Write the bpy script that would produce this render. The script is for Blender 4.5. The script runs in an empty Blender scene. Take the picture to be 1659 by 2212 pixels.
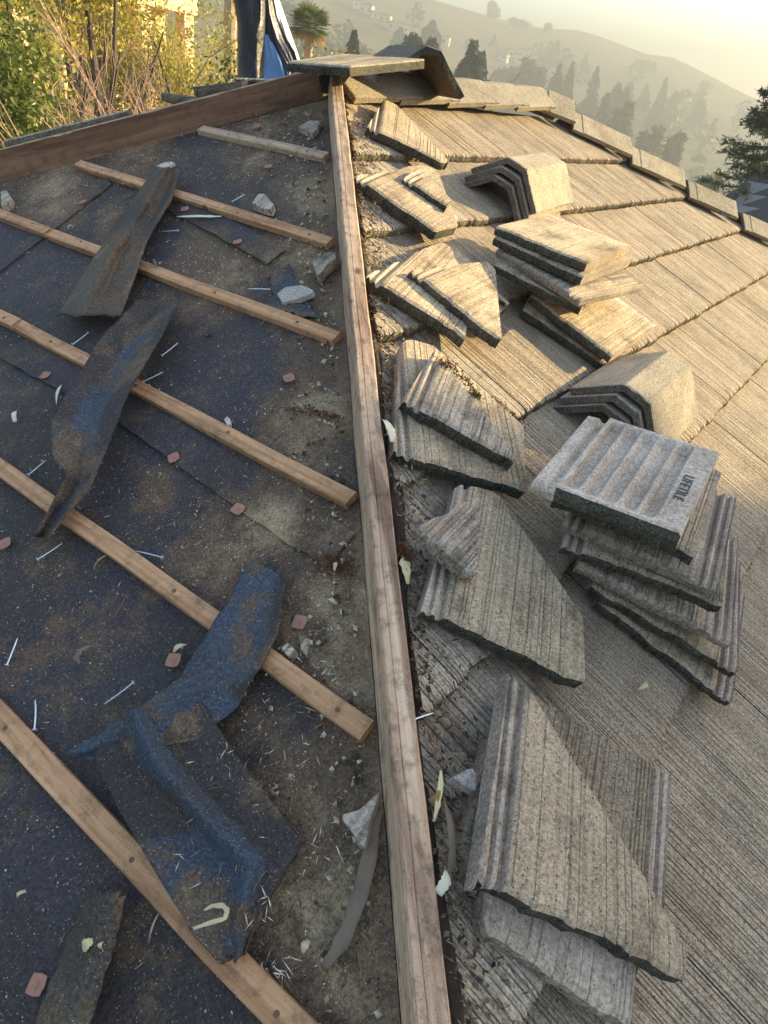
import bpy, math, random
import numpy as np
from mathutils import Matrix, Vector, noise as mnoise
R0 = random.Random(7)
S = bpy.context.scene
COL = S.collection

# ------------------------------------------------------------------ camera, world, sun, exposure
CAM = np.array([-2.2139, -1.9381, 0.0732]); YAW, PIT, ROL, F = 0.567688, -0.564524, 0.152259, 1454.42
PITCH = 0.4926                                   # roof rise over run
W, H = 1659., 2212.
fv = np.array([math.cos(PIT)*math.cos(YAW), math.cos(PIT)*math.sin(YAW), math.sin(PIT)])
rv = np.array([math.sin(YAW), -math.cos(YAW), 0.]); uv_ = np.cross(rv, fv)
rv, uv_ = rv*math.cos(ROL)+uv_*math.sin(ROL), -rv*math.sin(ROL)+uv_*math.cos(ROL)
cd = bpy.data.cameras.new('camera'); cam = bpy.data.objects.new('camera', cd); COL.objects.link(cam)
cd.sensor_width = 36; cd.lens = F/H*36; cd.clip_start = .02; cd.clip_end = 4000
cam.matrix_world = Matrix(((rv[0], uv_[0], -fv[0], CAM[0]), (rv[1], uv_[1], -fv[1], CAM[1]), (rv[2], uv_[2], -fv[2], CAM[2]), (0, 0, 0, 1)))
S.camera = cam
SUN_AZ, SUN_EL = math.radians(-33), math.radians(17)
SD = Vector((math.cos(SUN_EL)*math.cos(SUN_AZ), math.cos(SUN_EL)*math.sin(SUN_AZ), math.sin(SUN_EL)))
wd = bpy.data.worlds.new('World'); S.world = wd; wd.use_nodes = True
wn = wd.node_tree; bg = wn.nodes['Background']; sk = wn.nodes.new('ShaderNodeTexSky')
sk.sky_type = 'NISHITA'; sk.sun_disc = False; sk.sun_elevation = SUN_EL; sk.sun_rotation = math.atan2(SD.x, SD.y)
sk.air_density = 1.0; sk.dust_density = 2.0; sk.ozone_density = 1.0; sk.altitude = 100
wn.links.new(sk.outputs[0], bg.inputs[0]); bg.inputs[1].default_value = 0.125
sl = bpy.data.lights.new('sun', 'SUN'); so = bpy.data.objects.new('sun', sl); COL.objects.link(so)
sl.energy = 5; sl.angle = math.radians(.6); sl.color = (1., .80, .42)
so.rotation_euler = SD.to_track_quat('Z', 'Y').to_euler()
S.view_settings.view_transform = 'Standard'; S.view_settings.look = 'None'
S.view_settings.exposure = 2.65; S.view_settings.gamma = 1
S.cycles.volume_bounces = 1; S.cycles.max_bounces = 6; S.cycles.use_denoising = True

# ------------------------------------------------------------------ frames of the two slopes
TH = math.atan(PITCH); c, s = math.cos(TH), math.sin(TH)
EX, UPR, NR = Vector((1, 0, 0)), Vector((0, c, s)), Vector((0, -s, c))
EY, UPL, NL = Vector((0, -1, 0)), Vector((c, 0, s)), Vector((-s, 0, c))
def ray(x, y): return fv+(x-W/2)/F*rv-(y-H/2)/F*uv_
def at(x, y, dist):
    d = ray(x, y); return Vector(CAM+d/np.hypot(d[0], d[1])*dist)
def hit(x, y, h, side='R'):
    """(a, b): coordinates on the slope, a along it and b up it (negative below the apex), for a point h above the deck"""
    n = np.array(NR if side == 'R' else NL); d = ray(x, y); P = CAM+(h-CAM@n)/(d@n)*d; P = Vector(P)
    return (P.dot(EX), P.dot(UPR)) if side == 'R' else (P.dot(EY), P.dot(UPL))
def RP(a, b, h): return EX*a+UPR*b+NR*h
def LP(a, b, h): return EY*a+UPL*b+NL*h
def frame(side, a, b, h, ang, tu=0, tv=0):
    e, u, n = (EX, UPR, NR) if side == 'R' else (EY, UPL, NL)
    o = e*a+u*b+n*h
    M = Matrix(((e.x, u.x, n.x, o.x), (e.y, u.y, n.y, o.y), (e.z, u.z, n.z, o.z), (0, 0, 0, 1)))
    return M @ Matrix.Rotation(ang, 4, 'Z') @ Matrix.Rotation(tu, 4, 'X') @ Matrix.Rotation(tv, 4, 'Y')

# ------------------------------------------------------------------ mesh helpers
def basis(o, x, z):
    x = Vector(x).normalized(); y = Vector(z).cross(x).normalized(); z = x.cross(y)
    return Matrix(((x.x, y.x, z.x, o[0]), (x.y, y.y, z.y, o[1]), (x.z, y.z, z.z, o[2]), (0, 0, 0, 1)))
class MB:
    def __init__(self): self.v = []; self.f = []; self.m = []
    def V(self, p): self.v.append(tuple(p)); return len(self.v)-1
    def Fc(self, idx, m=0): self.f.append(tuple(idx)); self.m.append(m)
    def box(self, x0, x1, y0, y1, z0, z1, m=0, M=None):
        ps = [Vector((x, y, z)) for z in (z0, z1) for y in (y0, y1) for x in (x0, x1)]
        if M is not None: ps = [M @ p for p in ps]
        b = len(self.v); self.v += [tuple(p) for p in ps]
        for q in ((0, 2, 3, 1), (4, 5, 7, 6), (0, 1, 5, 4), (2, 6, 7, 3), (0, 4, 6, 2), (1, 3, 7, 5)): self.Fc([b+i for i in q], m)
    def tube(self, pts, r, n=5, m=0, cap=True):
        pts = [Vector(p) for p in pts]; rr = r if isinstance(r, (list, tuple)) else [r]*len(pts); rings = []
        for i, p in enumerate(pts):
            d = (pts[min(i+1, len(pts)-1)]-pts[max(i-1, 0)]).normalized()
            a = d.cross(Vector((.31, .17, .93)))
            a = (a if a.length > .01 else d.cross(Vector((1, 0, 0)))).normalized(); b = d.cross(a)
            rings.append([self.V(p+(a*math.cos(t)+b*math.sin(t))*rr[i]) for t in [6.2832*k/n for k in range(n)]])
        for q, w in zip(rings, rings[1:]):
            for k in range(n): self.Fc((q[k], q[(k+1) % n], w[(k+1) % n], w[k]), m)
        if cap: self.Fc(rings[0][::-1], m); self.Fc(rings[-1], m)
    def mesh(self, name, mats, smooth=False):
        me = bpy.data.meshes.new(name); me.from_pydata(self.v, [], self.f)
        for x in (mats if isinstance(mats, (list, tuple)) else [mats]): me.materials.append(x)
        me.polygons.foreach_set('material_index', self.m)
        if smooth: me.polygons.foreach_set('use_smooth', [True]*len(self.f))
        me.update(); return me
def link(name, me, parent=None, M=None):
    o = bpy.data.objects.new(name, me); COL.objects.link(o)
    if M is not None: o.matrix_world = M
    if parent is not None: o.parent = parent
    return o
def tag(o, label=None, cat=None, group=None, kind=None):
    if label: o['label'] = label
    if cat: o['category'] = cat
    if group: o['group'] = group
    if kind: o['kind'] = kind
    return o
def empty(name, loc=(0, 0, 0), rz=0):
    o = bpy.data.objects.new(name, None); COL.objects.link(o); o.location = loc; o.rotation_euler = (0, 0, rz); o.empty_display_size = .1
    return o
def copy_tree(o, parent=None):
    k = o.copy(); COL.objects.link(k)
    if parent is not None: k.parent = parent
    for ch in [x for x in COL.objects if x.parent == o]: copy_tree(ch, k)
    return k
def nz(*p): return mnoise.noise(Vector(p))

# ------------------------------------------------------------------ materials
class NT:
    def __init__(self, name, rough=.9, spec=.3):
        self.mat = bpy.data.materials.new(name); self.mat.use_nodes = True; self.t = self.mat.node_tree
        self.b = self.t.nodes['Principled BSDF']; self.b.inputs['Roughness'].default_value = rough
        self.b.inputs['Specular IOR Level'].default_value = spec
        self.co = self.t.nodes.new('ShaderNodeTexCoord').outputs['Object']
    def L(self, a, b): self.t.links.new(a, b)
    def put(self, sock, val):
        if hasattr(val, 'links') or hasattr(val, 'is_linked'): self.L(val, sock)
        else: sock.default_value = val
    def map(self, sc=(1, 1, 1), loc=(0, 0, 0), co=None):
        n = self.t.nodes.new('ShaderNodeMapping'); n.inputs['Scale'].default_value = sc; n.inputs['Location'].default_value = loc
        self.L(co or self.co, n.inputs[0]); return n.outputs[0]
    def noise(self, sc, det=3, co=None, rough=.55, dist=0):
        n = self.t.nodes.new('ShaderNodeTexNoise'); n.inputs['Scale'].default_value = sc; n.inputs['Detail'].default_value = det
        n.inputs['Roughness'].default_value = rough; n.inputs['Distortion'].default_value = dist
        self.L(co or self.co, n.inputs['Vector']); return n.outputs['Fac']
    def voro(self, sc, out='Distance', co=None):
        n = self.t.nodes.new('ShaderNodeTexVoronoi'); n.inputs['Scale'].default_value = sc
        self.L(co or self.co, n.inputs['Vector']); return n.outputs[out]
    def ramp(self, fac, *st):
        n = self.t.nodes.new('ShaderNodeValToRGB'); e = n.color_ramp.elements
        while len(e) < len(st): e.new(.5)
        for k, (p, cl) in enumerate(st):
            e[k].position = p; e[k].color = (cl, cl, cl, 1) if isinstance(cl, (int, float)) else (*cl, 1)
        self.L(fac, n.inputs[0]); return n.outputs[0]
    def mix(self, fac, a, b, mode='MIX'):
        n = self.t.nodes.new('ShaderNodeMix'); n.data_type = 'RGBA'; n.blend_type = mode
        def q(v): return (*v, 1) if isinstance(v, tuple) and len(v) == 3 else v
        self.put(n.inputs[0], fac); self.put(n.inputs[6], q(a)); self.put(n.inputs[7], q(b)); return n.outputs[2]
    def math(self, op, a, b=0.):
        n = self.t.nodes.new('ShaderNodeMath'); n.operation = op; n.use_clamp = False
        self.put(n.inputs[0], a); self.put(n.inputs[1], b); return n.outputs[0]
    def attr(self, name):
        n = self.t.nodes.new('ShaderNodeAttribute'); n.attribute_name = name; return n.outputs['Fac']
    def rnd(self): return self.t.nodes.new('ShaderNodeObjectInfo').outputs['Random']
    def sep(self, i, co=None):
        n = self.t.nodes.new('ShaderNodeSeparateXYZ'); self.L(co or self.co, n.inputs[0]); return n.outputs[i]
    def bump(self, h, st=.5, dist=.002):
        n = self.t.nodes.new('ShaderNodeBump'); n.inputs['Strength'].default_value = st; n.inputs['Distance'].default_value = dist
        self.L(h, n.inputs['Height']); self.L(n.outputs[0], self.b.inputs['Normal'])
    def done(self, colr): self.put(self.b.inputs['Base Color'], (*colr, 1) if isinstance(colr, tuple) else colr); return self.mat

def concrete(name, dark, light, speck, speckc=(.62, .57, .46), moss=.0, streak=.5, dirt=.5, bump=.8, var=1.):
    n = NT(name, .92, .2)
    o = n.math('MULTIPLY', n.rnd(), 37.)
    cc = n.t.nodes.new('ShaderNodeCombineXYZ'); n.L(o, cc.inputs[0]); n.L(o, cc.inputs[2])
    ad = n.t.nodes.new('ShaderNodeVectorMath'); n.L(n.co, ad.inputs[0]); n.L(cc.outputs[0], ad.inputs[1]); co = ad.outputs[0]
    base = n.mix(n.ramp(n.noise(7, 6, co, .65), (.3, 0), (.7, 1)), dark, light)
    st = n.noise(1, 3, n.map((95, 3.5, 60), co=co), .6)
    base = n.mix(n.math('MULTIPLY', n.ramp(st, (.46, 0), (.64, 1)), streak), base, tuple(x*.45 for x in dark))
    fine = n.noise(170, 5, co, .75)
    base = n.mix(.8, base, n.ramp(fine, (.35, .1), (.65, .95)), 'SOFT_LIGHT')
    v = n.voro(330, 'Distance', co); vc = n.voro(330, 'Color', co)
    sp = n.math('MULTIPLY', n.ramp(v, (.25, 1), (.55, 0)), n.ramp(n.sep(0, vc), (1-speck-.12, 0), (1-speck+.1, .85)))
    base = n.mix(sp, base, n.mix(n.sep(2, vc), tuple(x*.62 for x in speckc), speckc))
    pit = n.math('MULTIPLY', n.ramp(n.voro(270, 'Distance', co), (.2, 1), (.45, 0)), n.ramp(n.sep(1, n.voro(270, 'Color', co)), (.86, 0), (.97, 1)))
    base = n.mix(n.math('MULTIPLY', pit, .85), base, (.03, .026, .02))
    dm = n.ramp(n.noise(11, 5, co, .7), (.52, 0), (.68, 1))
    base = n.mix(n.math('MULTIPLY', dm, dirt), base, (.055, .045, .032))
    base = n.mix(n.ramp(n.noise(5, 5, n.map((1, .4, 1), loc=(7, 2, 4), co=co), .6), (.56, 0), (.7, .5)), base, (.15, .095, .055))
    if moss:
        mm = n.ramp(n.noise(19, 5, co, .75), (.6, 0), (.7, 1))
        base = n.mix(n.math('MULTIPLY', mm, moss), base, (.09, .10, .025))
    hv = n.mix(n.rnd(), (1-.2*var,)*3, (1+.15*var, 1+.13*var, 1+.08*var)); base = n.mix(1., base, hv, 'MULTIPLY')
    hh = n.math('ADD', n.math('MULTIPLY', fine, .6), n.math('ADD', n.math('MULTIPLY', st, .7), n.math('MULTIPLY', sp, .35)))
    n.bump(n.math('SUBTRACT', hh, n.math('MULTIPLY', pit, .8)), bump, .003)
    return n.done(base)
M_TILE = concrete('tile_face', (.248, .19, .13), (.38, .292, .196), .30, dirt=.3, streak=.15, bump=1., var=.35)
M_LOOSE = concrete('loose_tile_face', (.295, .22, .14), (.50, .385, .255), .34, (.66, .58, .43), moss=.5, dirt=.6, streak=.4, bump=1.)
M_CUT = concrete('cut_tile_face', (.28, .225, .165), (.49, .40, .30), .10, moss=.12, dirt=.75, streak=.75, bump=.7)
M_CLEAN = concrete('tile_clean_cement', (.33, .26, .19), (.52, .42, .32), .03, dirt=.45, streak=.35, bump=.4)
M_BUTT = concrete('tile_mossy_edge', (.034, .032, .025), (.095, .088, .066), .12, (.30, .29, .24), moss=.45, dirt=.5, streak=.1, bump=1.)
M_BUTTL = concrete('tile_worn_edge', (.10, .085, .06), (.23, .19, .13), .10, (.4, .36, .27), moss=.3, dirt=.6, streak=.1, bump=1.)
M_GROOVE = concrete('groove_shade_dirt', (.05, .042, .03), (.17, .14, .095), .05, dirt=.4, streak=.1)  # painted shade plus algae dirt on groove floors; also darkens tile sides
M_GROOVEL = concrete('groove_shade_dirt_pale', (.10, .082, .056), (.30, .245, .165), .08, dirt=.6, streak=.1)  # paler painted groove shade with dirt, for most loose tiles
M_DUSKY = concrete('dusky_tile_face', (.175, .138, .095), (.28, .22, .148), .2, dirt=.5, streak=.3, bump=1.)
M_CAP = concrete('cap_face', (.22, .185, .135), (.33, .28, .21), .14, dirt=.3, streak=.15, bump=.9)
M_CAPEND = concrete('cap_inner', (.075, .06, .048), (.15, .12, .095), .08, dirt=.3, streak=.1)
M_CEM = concrete('cement_smooth', (.32, .285, .235), (.50, .45, .38), .02, dirt=.25, streak=.2, bump=.3)
M_UNDCEM = concrete('underside_cement', (.22, .17, .125), (.38, .30, .23), .05, (.5, .48, .44), dirt=.3, streak=.25, bump=.35)  # cement tone for undersides, cut sides and smooth edges

M_UND = concrete('underside_face', (.30, .24, .19), (.50, .42, .34), .03, (.62, .56, .48), dirt=.3, streak=.15, bump=.3)

def felt(name, rough=.7, blue=.0, dusty=1., brown=0):
    n = NT(name, rough, .35)
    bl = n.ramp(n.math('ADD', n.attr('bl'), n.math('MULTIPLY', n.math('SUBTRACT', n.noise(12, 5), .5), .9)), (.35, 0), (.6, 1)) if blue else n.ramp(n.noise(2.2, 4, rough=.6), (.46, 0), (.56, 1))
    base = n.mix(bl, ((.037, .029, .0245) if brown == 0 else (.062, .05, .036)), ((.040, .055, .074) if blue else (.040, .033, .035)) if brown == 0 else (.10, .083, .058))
    base = n.mix(n.ramp(n.noise(3.7, 5, n.map(loc=(5, 3, 1))), (.5, 0), (.72, .7)), base, (.05, .034, .024))
    d = n.attr('dust') if dusty == 1. else n.math('MULTIPLY', n.ramp(n.noise(4.5, 5, rough=.7), (.42, 0), (.62, 1)), dusty)
    dn = n.math('ADD', d, n.math('ADD', n.math('MULTIPLY', n.math('SUBTRACT', n.noise(17, 7, rough=.75), .5), 1.25), n.math('MULTIPLY', n.math('SUBTRACT', n.noise(5, 4), .5), .9)))
    base = n.mix(n.ramp(dn, (.22, 0), (.45, .9)), base, n.mix(n.noise(7, 4), (.12, .062, .028), (.095, .066, .038)))
    base = n.mix(n.ramp(dn, (.55, 0), (1.0, .9)), base, n.mix(n.ramp(n.noise(8, 5), (.35, 0), (.65, 1)), (.22, .135, .06), (.40, .29, .155)))
    dn = n.ramp(dn, (.1, .0), (.8, 1))
    gr = n.noise(190, 4, rough=.75); base = n.mix(.75, base, n.ramp(gr, (.36, .12), (.64, .95)), 'SOFT_LIGHT')
    v = n.voro(300); vc = n.voro(300, 'Color')
    amt = n.math('ADD', n.math('MULTIPLY', dn, .6), n.ramp(n.noise(6, 4, n.map(loc=(9, 9, 9))), (.4, .08), (.7, .30)))
    sp = n.math('MULTIPLY', n.ramp(v, (.2, 1), (.42, 0)), n.math('GREATER_THAN', amt, n.math('SUBTRACT', 1., n.sep(0, vc))))
    base = n.mix(sp, base, n.mix(n.sep(1, vc), (.10, .075, .045), (.40, .35, .27)))
    n.bump(n.math('ADD', n.noise(160, 4, rough=.7), n.math('ADD', n.noise(25, 4), sp)), .7, .004)
    return n.done(base)
M_FELT = felt('roofing_felt', .72)
M_SCRAP = felt('loose_felt', .72, 1, .42)  # blue areas from bl: sky sheen painted into the felt colour
M_SCRAPB = felt('loose_felt_brown', .88, 0, .42, 1)

def wood(name, a, b, dk, dirt=.3, gsc=1.):
    n = NT(name, .8, .25)
    o = n.math('MULTIPLY', n.rnd(), 19.); cc = n.t.nodes.new('ShaderNodeCombineXYZ'); n.L(o, cc.inputs[0]); n.L(o, cc.inputs[1])
    ad = n.t.nodes.new('ShaderNodeVectorMath'); n.L(n.co, ad.inputs[0]); n.L(cc.outputs[0], ad.inputs[1]); co = ad.outputs[0]
    g = n.noise(1, 4, n.map((1.6*gsc, 85*gsc, 85*gsc), co=co), .6, .6)
    base = n.mix(n.ramp(g, (.35, 0), (.65, 1)), a, b)
    base = n.mix(n.ramp(n.noise(1, 5, n.map((2.2, 16, 16), co=co), .7, .8), (.5, 0), (.68, .85)), base, dk)
    base = n.mix(n.math('MULTIPLY', n.ramp(n.noise(30, 6, co, .75), (.5, 0), (.7, 1)), dirt), base, (.06, .045, .03))
    kn = n.math('MULTIPLY', n.ramp(n.voro(5.5, 'Distance', n.map((1, 1.6, 1), co=co)), (.05, 1), (.11, 0)), .8)
    base = n.mix(kn, base, tuple(x*.35 for x in dk))
    sp = n.ramp(n.voro(230, 'Distance', co), (.13, 1), (.2, 0)); base = n.mix(n.math('MULTIPLY', sp, n.ramp(n.noise(9, 3, co), (.45, 0), (.6, .8))), base, (.03, .025, .02))
    n.bump(n.math('ADD', g, n.noise(200, 3, co)), .5, .002)
    return n.done(base)
M_BAT = wood('batten_wood', (.41, .205, .092), (.59, .34, .175), (.22, .105, .05), .6)
M_BATG = wood('dusty_batten_wood', (.38, .25, .15), (.52, .37, .24), (.20, .12, .08), .75)
M_HIP = wood('hip_board_wood', (.45, .285, .17), (.62, .44, .29), (.14, .07, .045), .8, .8)
M_HIPD = wood('stained_board_wood', (.17, .085, .048), (.30, .17, .098), (.065, .033, .023), .6, .5)
def plain(name, colr, rough=.8, spec=.3, var=.0, sc=30, metal=0):
    n = NT(name, rough, spec); n.b.inputs['Metallic'].default_value = metal
    if var: return n.done(n.mix(n.noise(sc, 4), tuple(x*(1-var) for x in colr), tuple(min(1, x*(1+var)) for x in colr)))
    return n.done(colr)
M_ZINC = plain('galvanised_nail', (.55, .58, .62), .38, .5, .25, 90, .55)
M_RUST = plain('rusty_nail', (.16, .085, .05), .8, .2, .5, 150)
M_NCAP = plain('rusty_nail_cap', (.33, .165, .11), .75, .3, .35, 160)
M_LEAFY = plain('dry_leaf', (.52, .44, .24), .75, .25, .35, 40)
M_LEAFB = plain('brown_leaf', (.17, .125, .085), .8, .2, .4, 30)
M_LEAFP = plain('pale_leaf', (.62, .57, .40), .75, .25, .25, 40)
M_BROWNMOSS = plain('dry_moss', (.14, .062, .03), .95, .1, .6, 120)
M_GREENMOSS = plain('green_moss', (.07, .10, .015), .95, .1, .5, 120)
M_SOIL = plain('dark_soil', (.045, .034, .026), .97, .1, .6, 70)
M_INK = plain('stamped_letter', (.10, .085, .075), .9, .1)
def chips_mat(name, a, b, cdk):
    n = NT(name, .9, .2); v = n.voro(60, 'Color'); return n.done(n.mix(n.ramp(n.sep(1, v), (.55, 0), (.6, 1)), n.mix(n.sep(0, v), a, b), cdk))
M_CHIP = chips_mat('grit', (.30, .22, .12), (.62, .55, .42), (.07, .05, .035))
M_CRUMB = chips_mat('soil_crumb', (.05, .036, .026), (.12, .09, .06), (.22, .17, .10))
M_STRAW = chips_mat('straw', (.55, .47, .30), (.75, .68, .5), (.2, .15, .09))
M_LITTER = chips_mat('litter', (.16, .09, .045), (.42, .31, .16), (.06, .04, .028))
def leafmat(name, a, b, tr=.35, sc=1.2):
    n = NT(name, .6, .25); colr = n.mix(n.ramp(n.noise(sc, 4), (.35, 0), (.65, 1)), a, b); n.done(colr)
    t = n.t.nodes.new('ShaderNodeBsdfTranslucent'); n.L(colr, t.inputs[0]); mx = n.t.nodes.new('ShaderNodeMixShader'); mx.inputs[0].default_value = tr
    n.L(n.b.outputs[0], mx.inputs[1]); n.L(t.outputs[0], mx.inputs[2]); n.L(mx.outputs[0], n.t.nodes['Material Output'].inputs[0]); return n.mat
M_GRN = leafmat('green_leaf', (.06, .095, .02), (.17, .19, .035))
M_YEL = leafmat('yellow_leaf', (.19, .19, .03), (.44, .36, .05))
M_DKGRN = leafmat('dark_leaf', (.022, .045, .022), (.05, .08, .03), .2)
M_OLIVE = leafmat('olive_leaf', (.05, .06, .03), (.11, .115, .05), .25, .4)
M_BLUEGRN = leafmat('conifer_leaf', (.03, .048, .034), (.065, .085, .05), .15, .5)
M_RUSSET = leafmat('russet_leaf', (.25, .16, .06), (.42, .28, .08))
M_BARK = plain('bark', (.10, .075, .055), .95, .1, .4, 12)
M_TWIG = plain('pale_twig', (.31, .205, .145), .9, .1, .4, 6)
M_STUCCO = plain('cream_stucco', (.70, .50, .30), .9, .2, .08, 4)
M_WHITE = plain('white_wall', (.78, .68, .50), .9, .2, .08, 2)
M_PANE = plain('window_glass', (.05, .06, .07), .08, .5)
M_DROOF = plain('grey_shingle', (.055, .06, .065), .9, .2, .25, 8)
M_SHING = plain('weathered_shingle', (.17, .18, .185), .9, .2, .25, 8)
M_BROOF = plain('brown_roof', (.17, .12, .09), .9, .2, .25, 3)

# ------------------------------------------------------------------ ground, hills, haze
CX, CY = CAM[0], CAM[1]
AZT = [(-180, 1.), (-60, .6), (-20, .9), (0, 1.2), (11.9, 2.05), (15.2, 3.05), (18.6, 3.95), (19.6, 3.75), (24.2, 4.6), (27, 4.35), (30, 4.55), (34.4, 5.0), (40, 5.3), (50, 5.4), (62, 5.2), (90, 4), (140, 2), (180, 1.)]
def interp(tb, x):
    for (a, p), (b, q) in zip(tb, tb[1:]):
        if a <= x <= b: return p+(q-p)*(x-a)/(b-a)
    return tb[-1][1]
def sstep(a, b, x): t = min(1, max(0, (x-a)/(b-a))); return t*t*(3-2*t)
def ground(x, y):
    dx, dy = x-CX, y-CY; r = math.hypot(dx, dy); az = math.degrees(math.atan2(dy, dx))
    near = -4.8
    vd = -5-23*(1-sstep(36, 52, az))*sstep(-170, -90, az)
    z = near+(vd-near)*sstep(22, 130, r)
    top = .07+640*math.tan(math.radians(interp(AZT, az)))
    r0 = 190-110*sstep(24, 37, az)*sstep(-170, -90, az); k = sstep(r0, 640, r); k = k*.5+.5*max(0, min(1, (r-r0)/(640-r0)))
    z = z+(top-z)*k-max(0, r-640)*.12
    if r > 60: z += min(1, (r-60)/200)*(2.2*nz(x*.012, y*.012, 3)+1.1*nz(x*.045, y*.045, 8))*(1 if r < 560 else .5)
    return z
mb = MB(); rs = [0, 9, 16, 22, 30, 42, 56, 75, 95, 120, 150, 185, 220, 260, 300, 340, 380, 420, 460, 500, 540, 575, 605, 630, 642, 655, 680, 720, 770]
AZN = 220; AZS = [-180+360*k/AZN for k in range(AZN)]
for r in rs:
    for a in AZS: x, y = CX+r*math.cos(math.radians(a)), CY+r*math.sin(math.radians(a)); mb.V((x, y, ground(x, y)))
for i in range(len(rs)-1):
    for k in range(AZN): mb.Fc((i*AZN+k, i*AZN+(k+1) % AZN, (i+1)*AZN+(k+1) % AZN, (i+1)*AZN+k)[::-1])
n = NT('dry_grass_hill', .95, .1)
g = n.mix(n.ramp(n.noise(.02, 6, rough=.65), (.42, 0), (.6, 1)), (.15, .125, .065), (.085, .085, .045))
g = n.mix(n.ramp(n.noise(.09, 6, rough=.7), (.55, 0), (.66, .9)), g, (.035, .045, .022)); M_HILL = n.done(g)
tag(link('hillside_ground', mb.mesh('hillside_ground', M_HILL, True)), kind='structure')
def land(x, y):
    """point of the hillside seen along a direction of view"""
    d = ray(x, y); d = d/np.hypot(d[0], d[1]); r = 40.
    while r < 640:
        P = CAM+d*r
        if P[2] < ground(P[0], P[1]): return Vector((P[0], P[1], ground(P[0], P[1])))
        r += 2
    return Vector((P[0], P[1], ground(P[0], P[1])))
hz = bpy.data.materials.new('haze_air'); hz.use_nodes = True; ht = hz.node_tree; ht.nodes.remove(ht.nodes['Principled BSDF'])
pv = ht.nodes.new('ShaderNodeVolumePrincipled'); pv.inputs['Color'].default_value = (.245, .262, .27, 1); pv.inputs['Density'].default_value = .0038
pv.inputs['Anisotropy'].default_value = .32; ht.links.new(pv.outputs[0], ht.nodes['Material Output'].inputs['Volume'])
mb = MB(); mb.box(CX-800, CX+800, CY-800, CY+800, -42, 66); tag(link('haze', mb.mesh('haze', hz)), kind='stuff')

# ------------------------------------------------------------------ tiles
def grooves(w, seed, dens=1., amp=1.):
    r = random.Random(seed); u = .004; out = []
    while u < w-.004:
        g = r.choice((.0014, .0022, .0032)); d = amp*r.uniform(.0010, .0030)*(1.5 if r.random() < .2 else 1)
        out += [(u, 0, -1), (u+g*.3, d, -2), (u+g*.9, d*r.uniform(.7, 1), 2), (u+g*1.25, r.uniform(-.0004, .0005), 1)]
        u += g*1.25+(r.choice((r.uniform(.0025, .006), r.uniform(.005, .014))) if dens > .7 else min(.034, .002+r.expovariate(1/.0085)))/max(dens, .8)
    return out
RIB = [(0, .011), (.002, .004), (.006, .002), (.010, .004), (.013, .012), (.017, .013), (.020, .005), (.024, .003), (.028, .006), (.031, .015), (.038, .015), (.041, .002)]
def scan(poly, u):
    vs = []
    for (x0, y0), (x1, y1) in zip(poly, poly[1:]+poly[:1]):
        if abs(x1-x0) < 1e-9: continue
        if min(x0, x1)-1e-9 <= u <= max(x0, x1)+1e-9: vs.append(y0+(y1-y0)*(u-x0)/(x1-x0))
    return (min(vs), max(vs)) if vs else None
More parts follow.
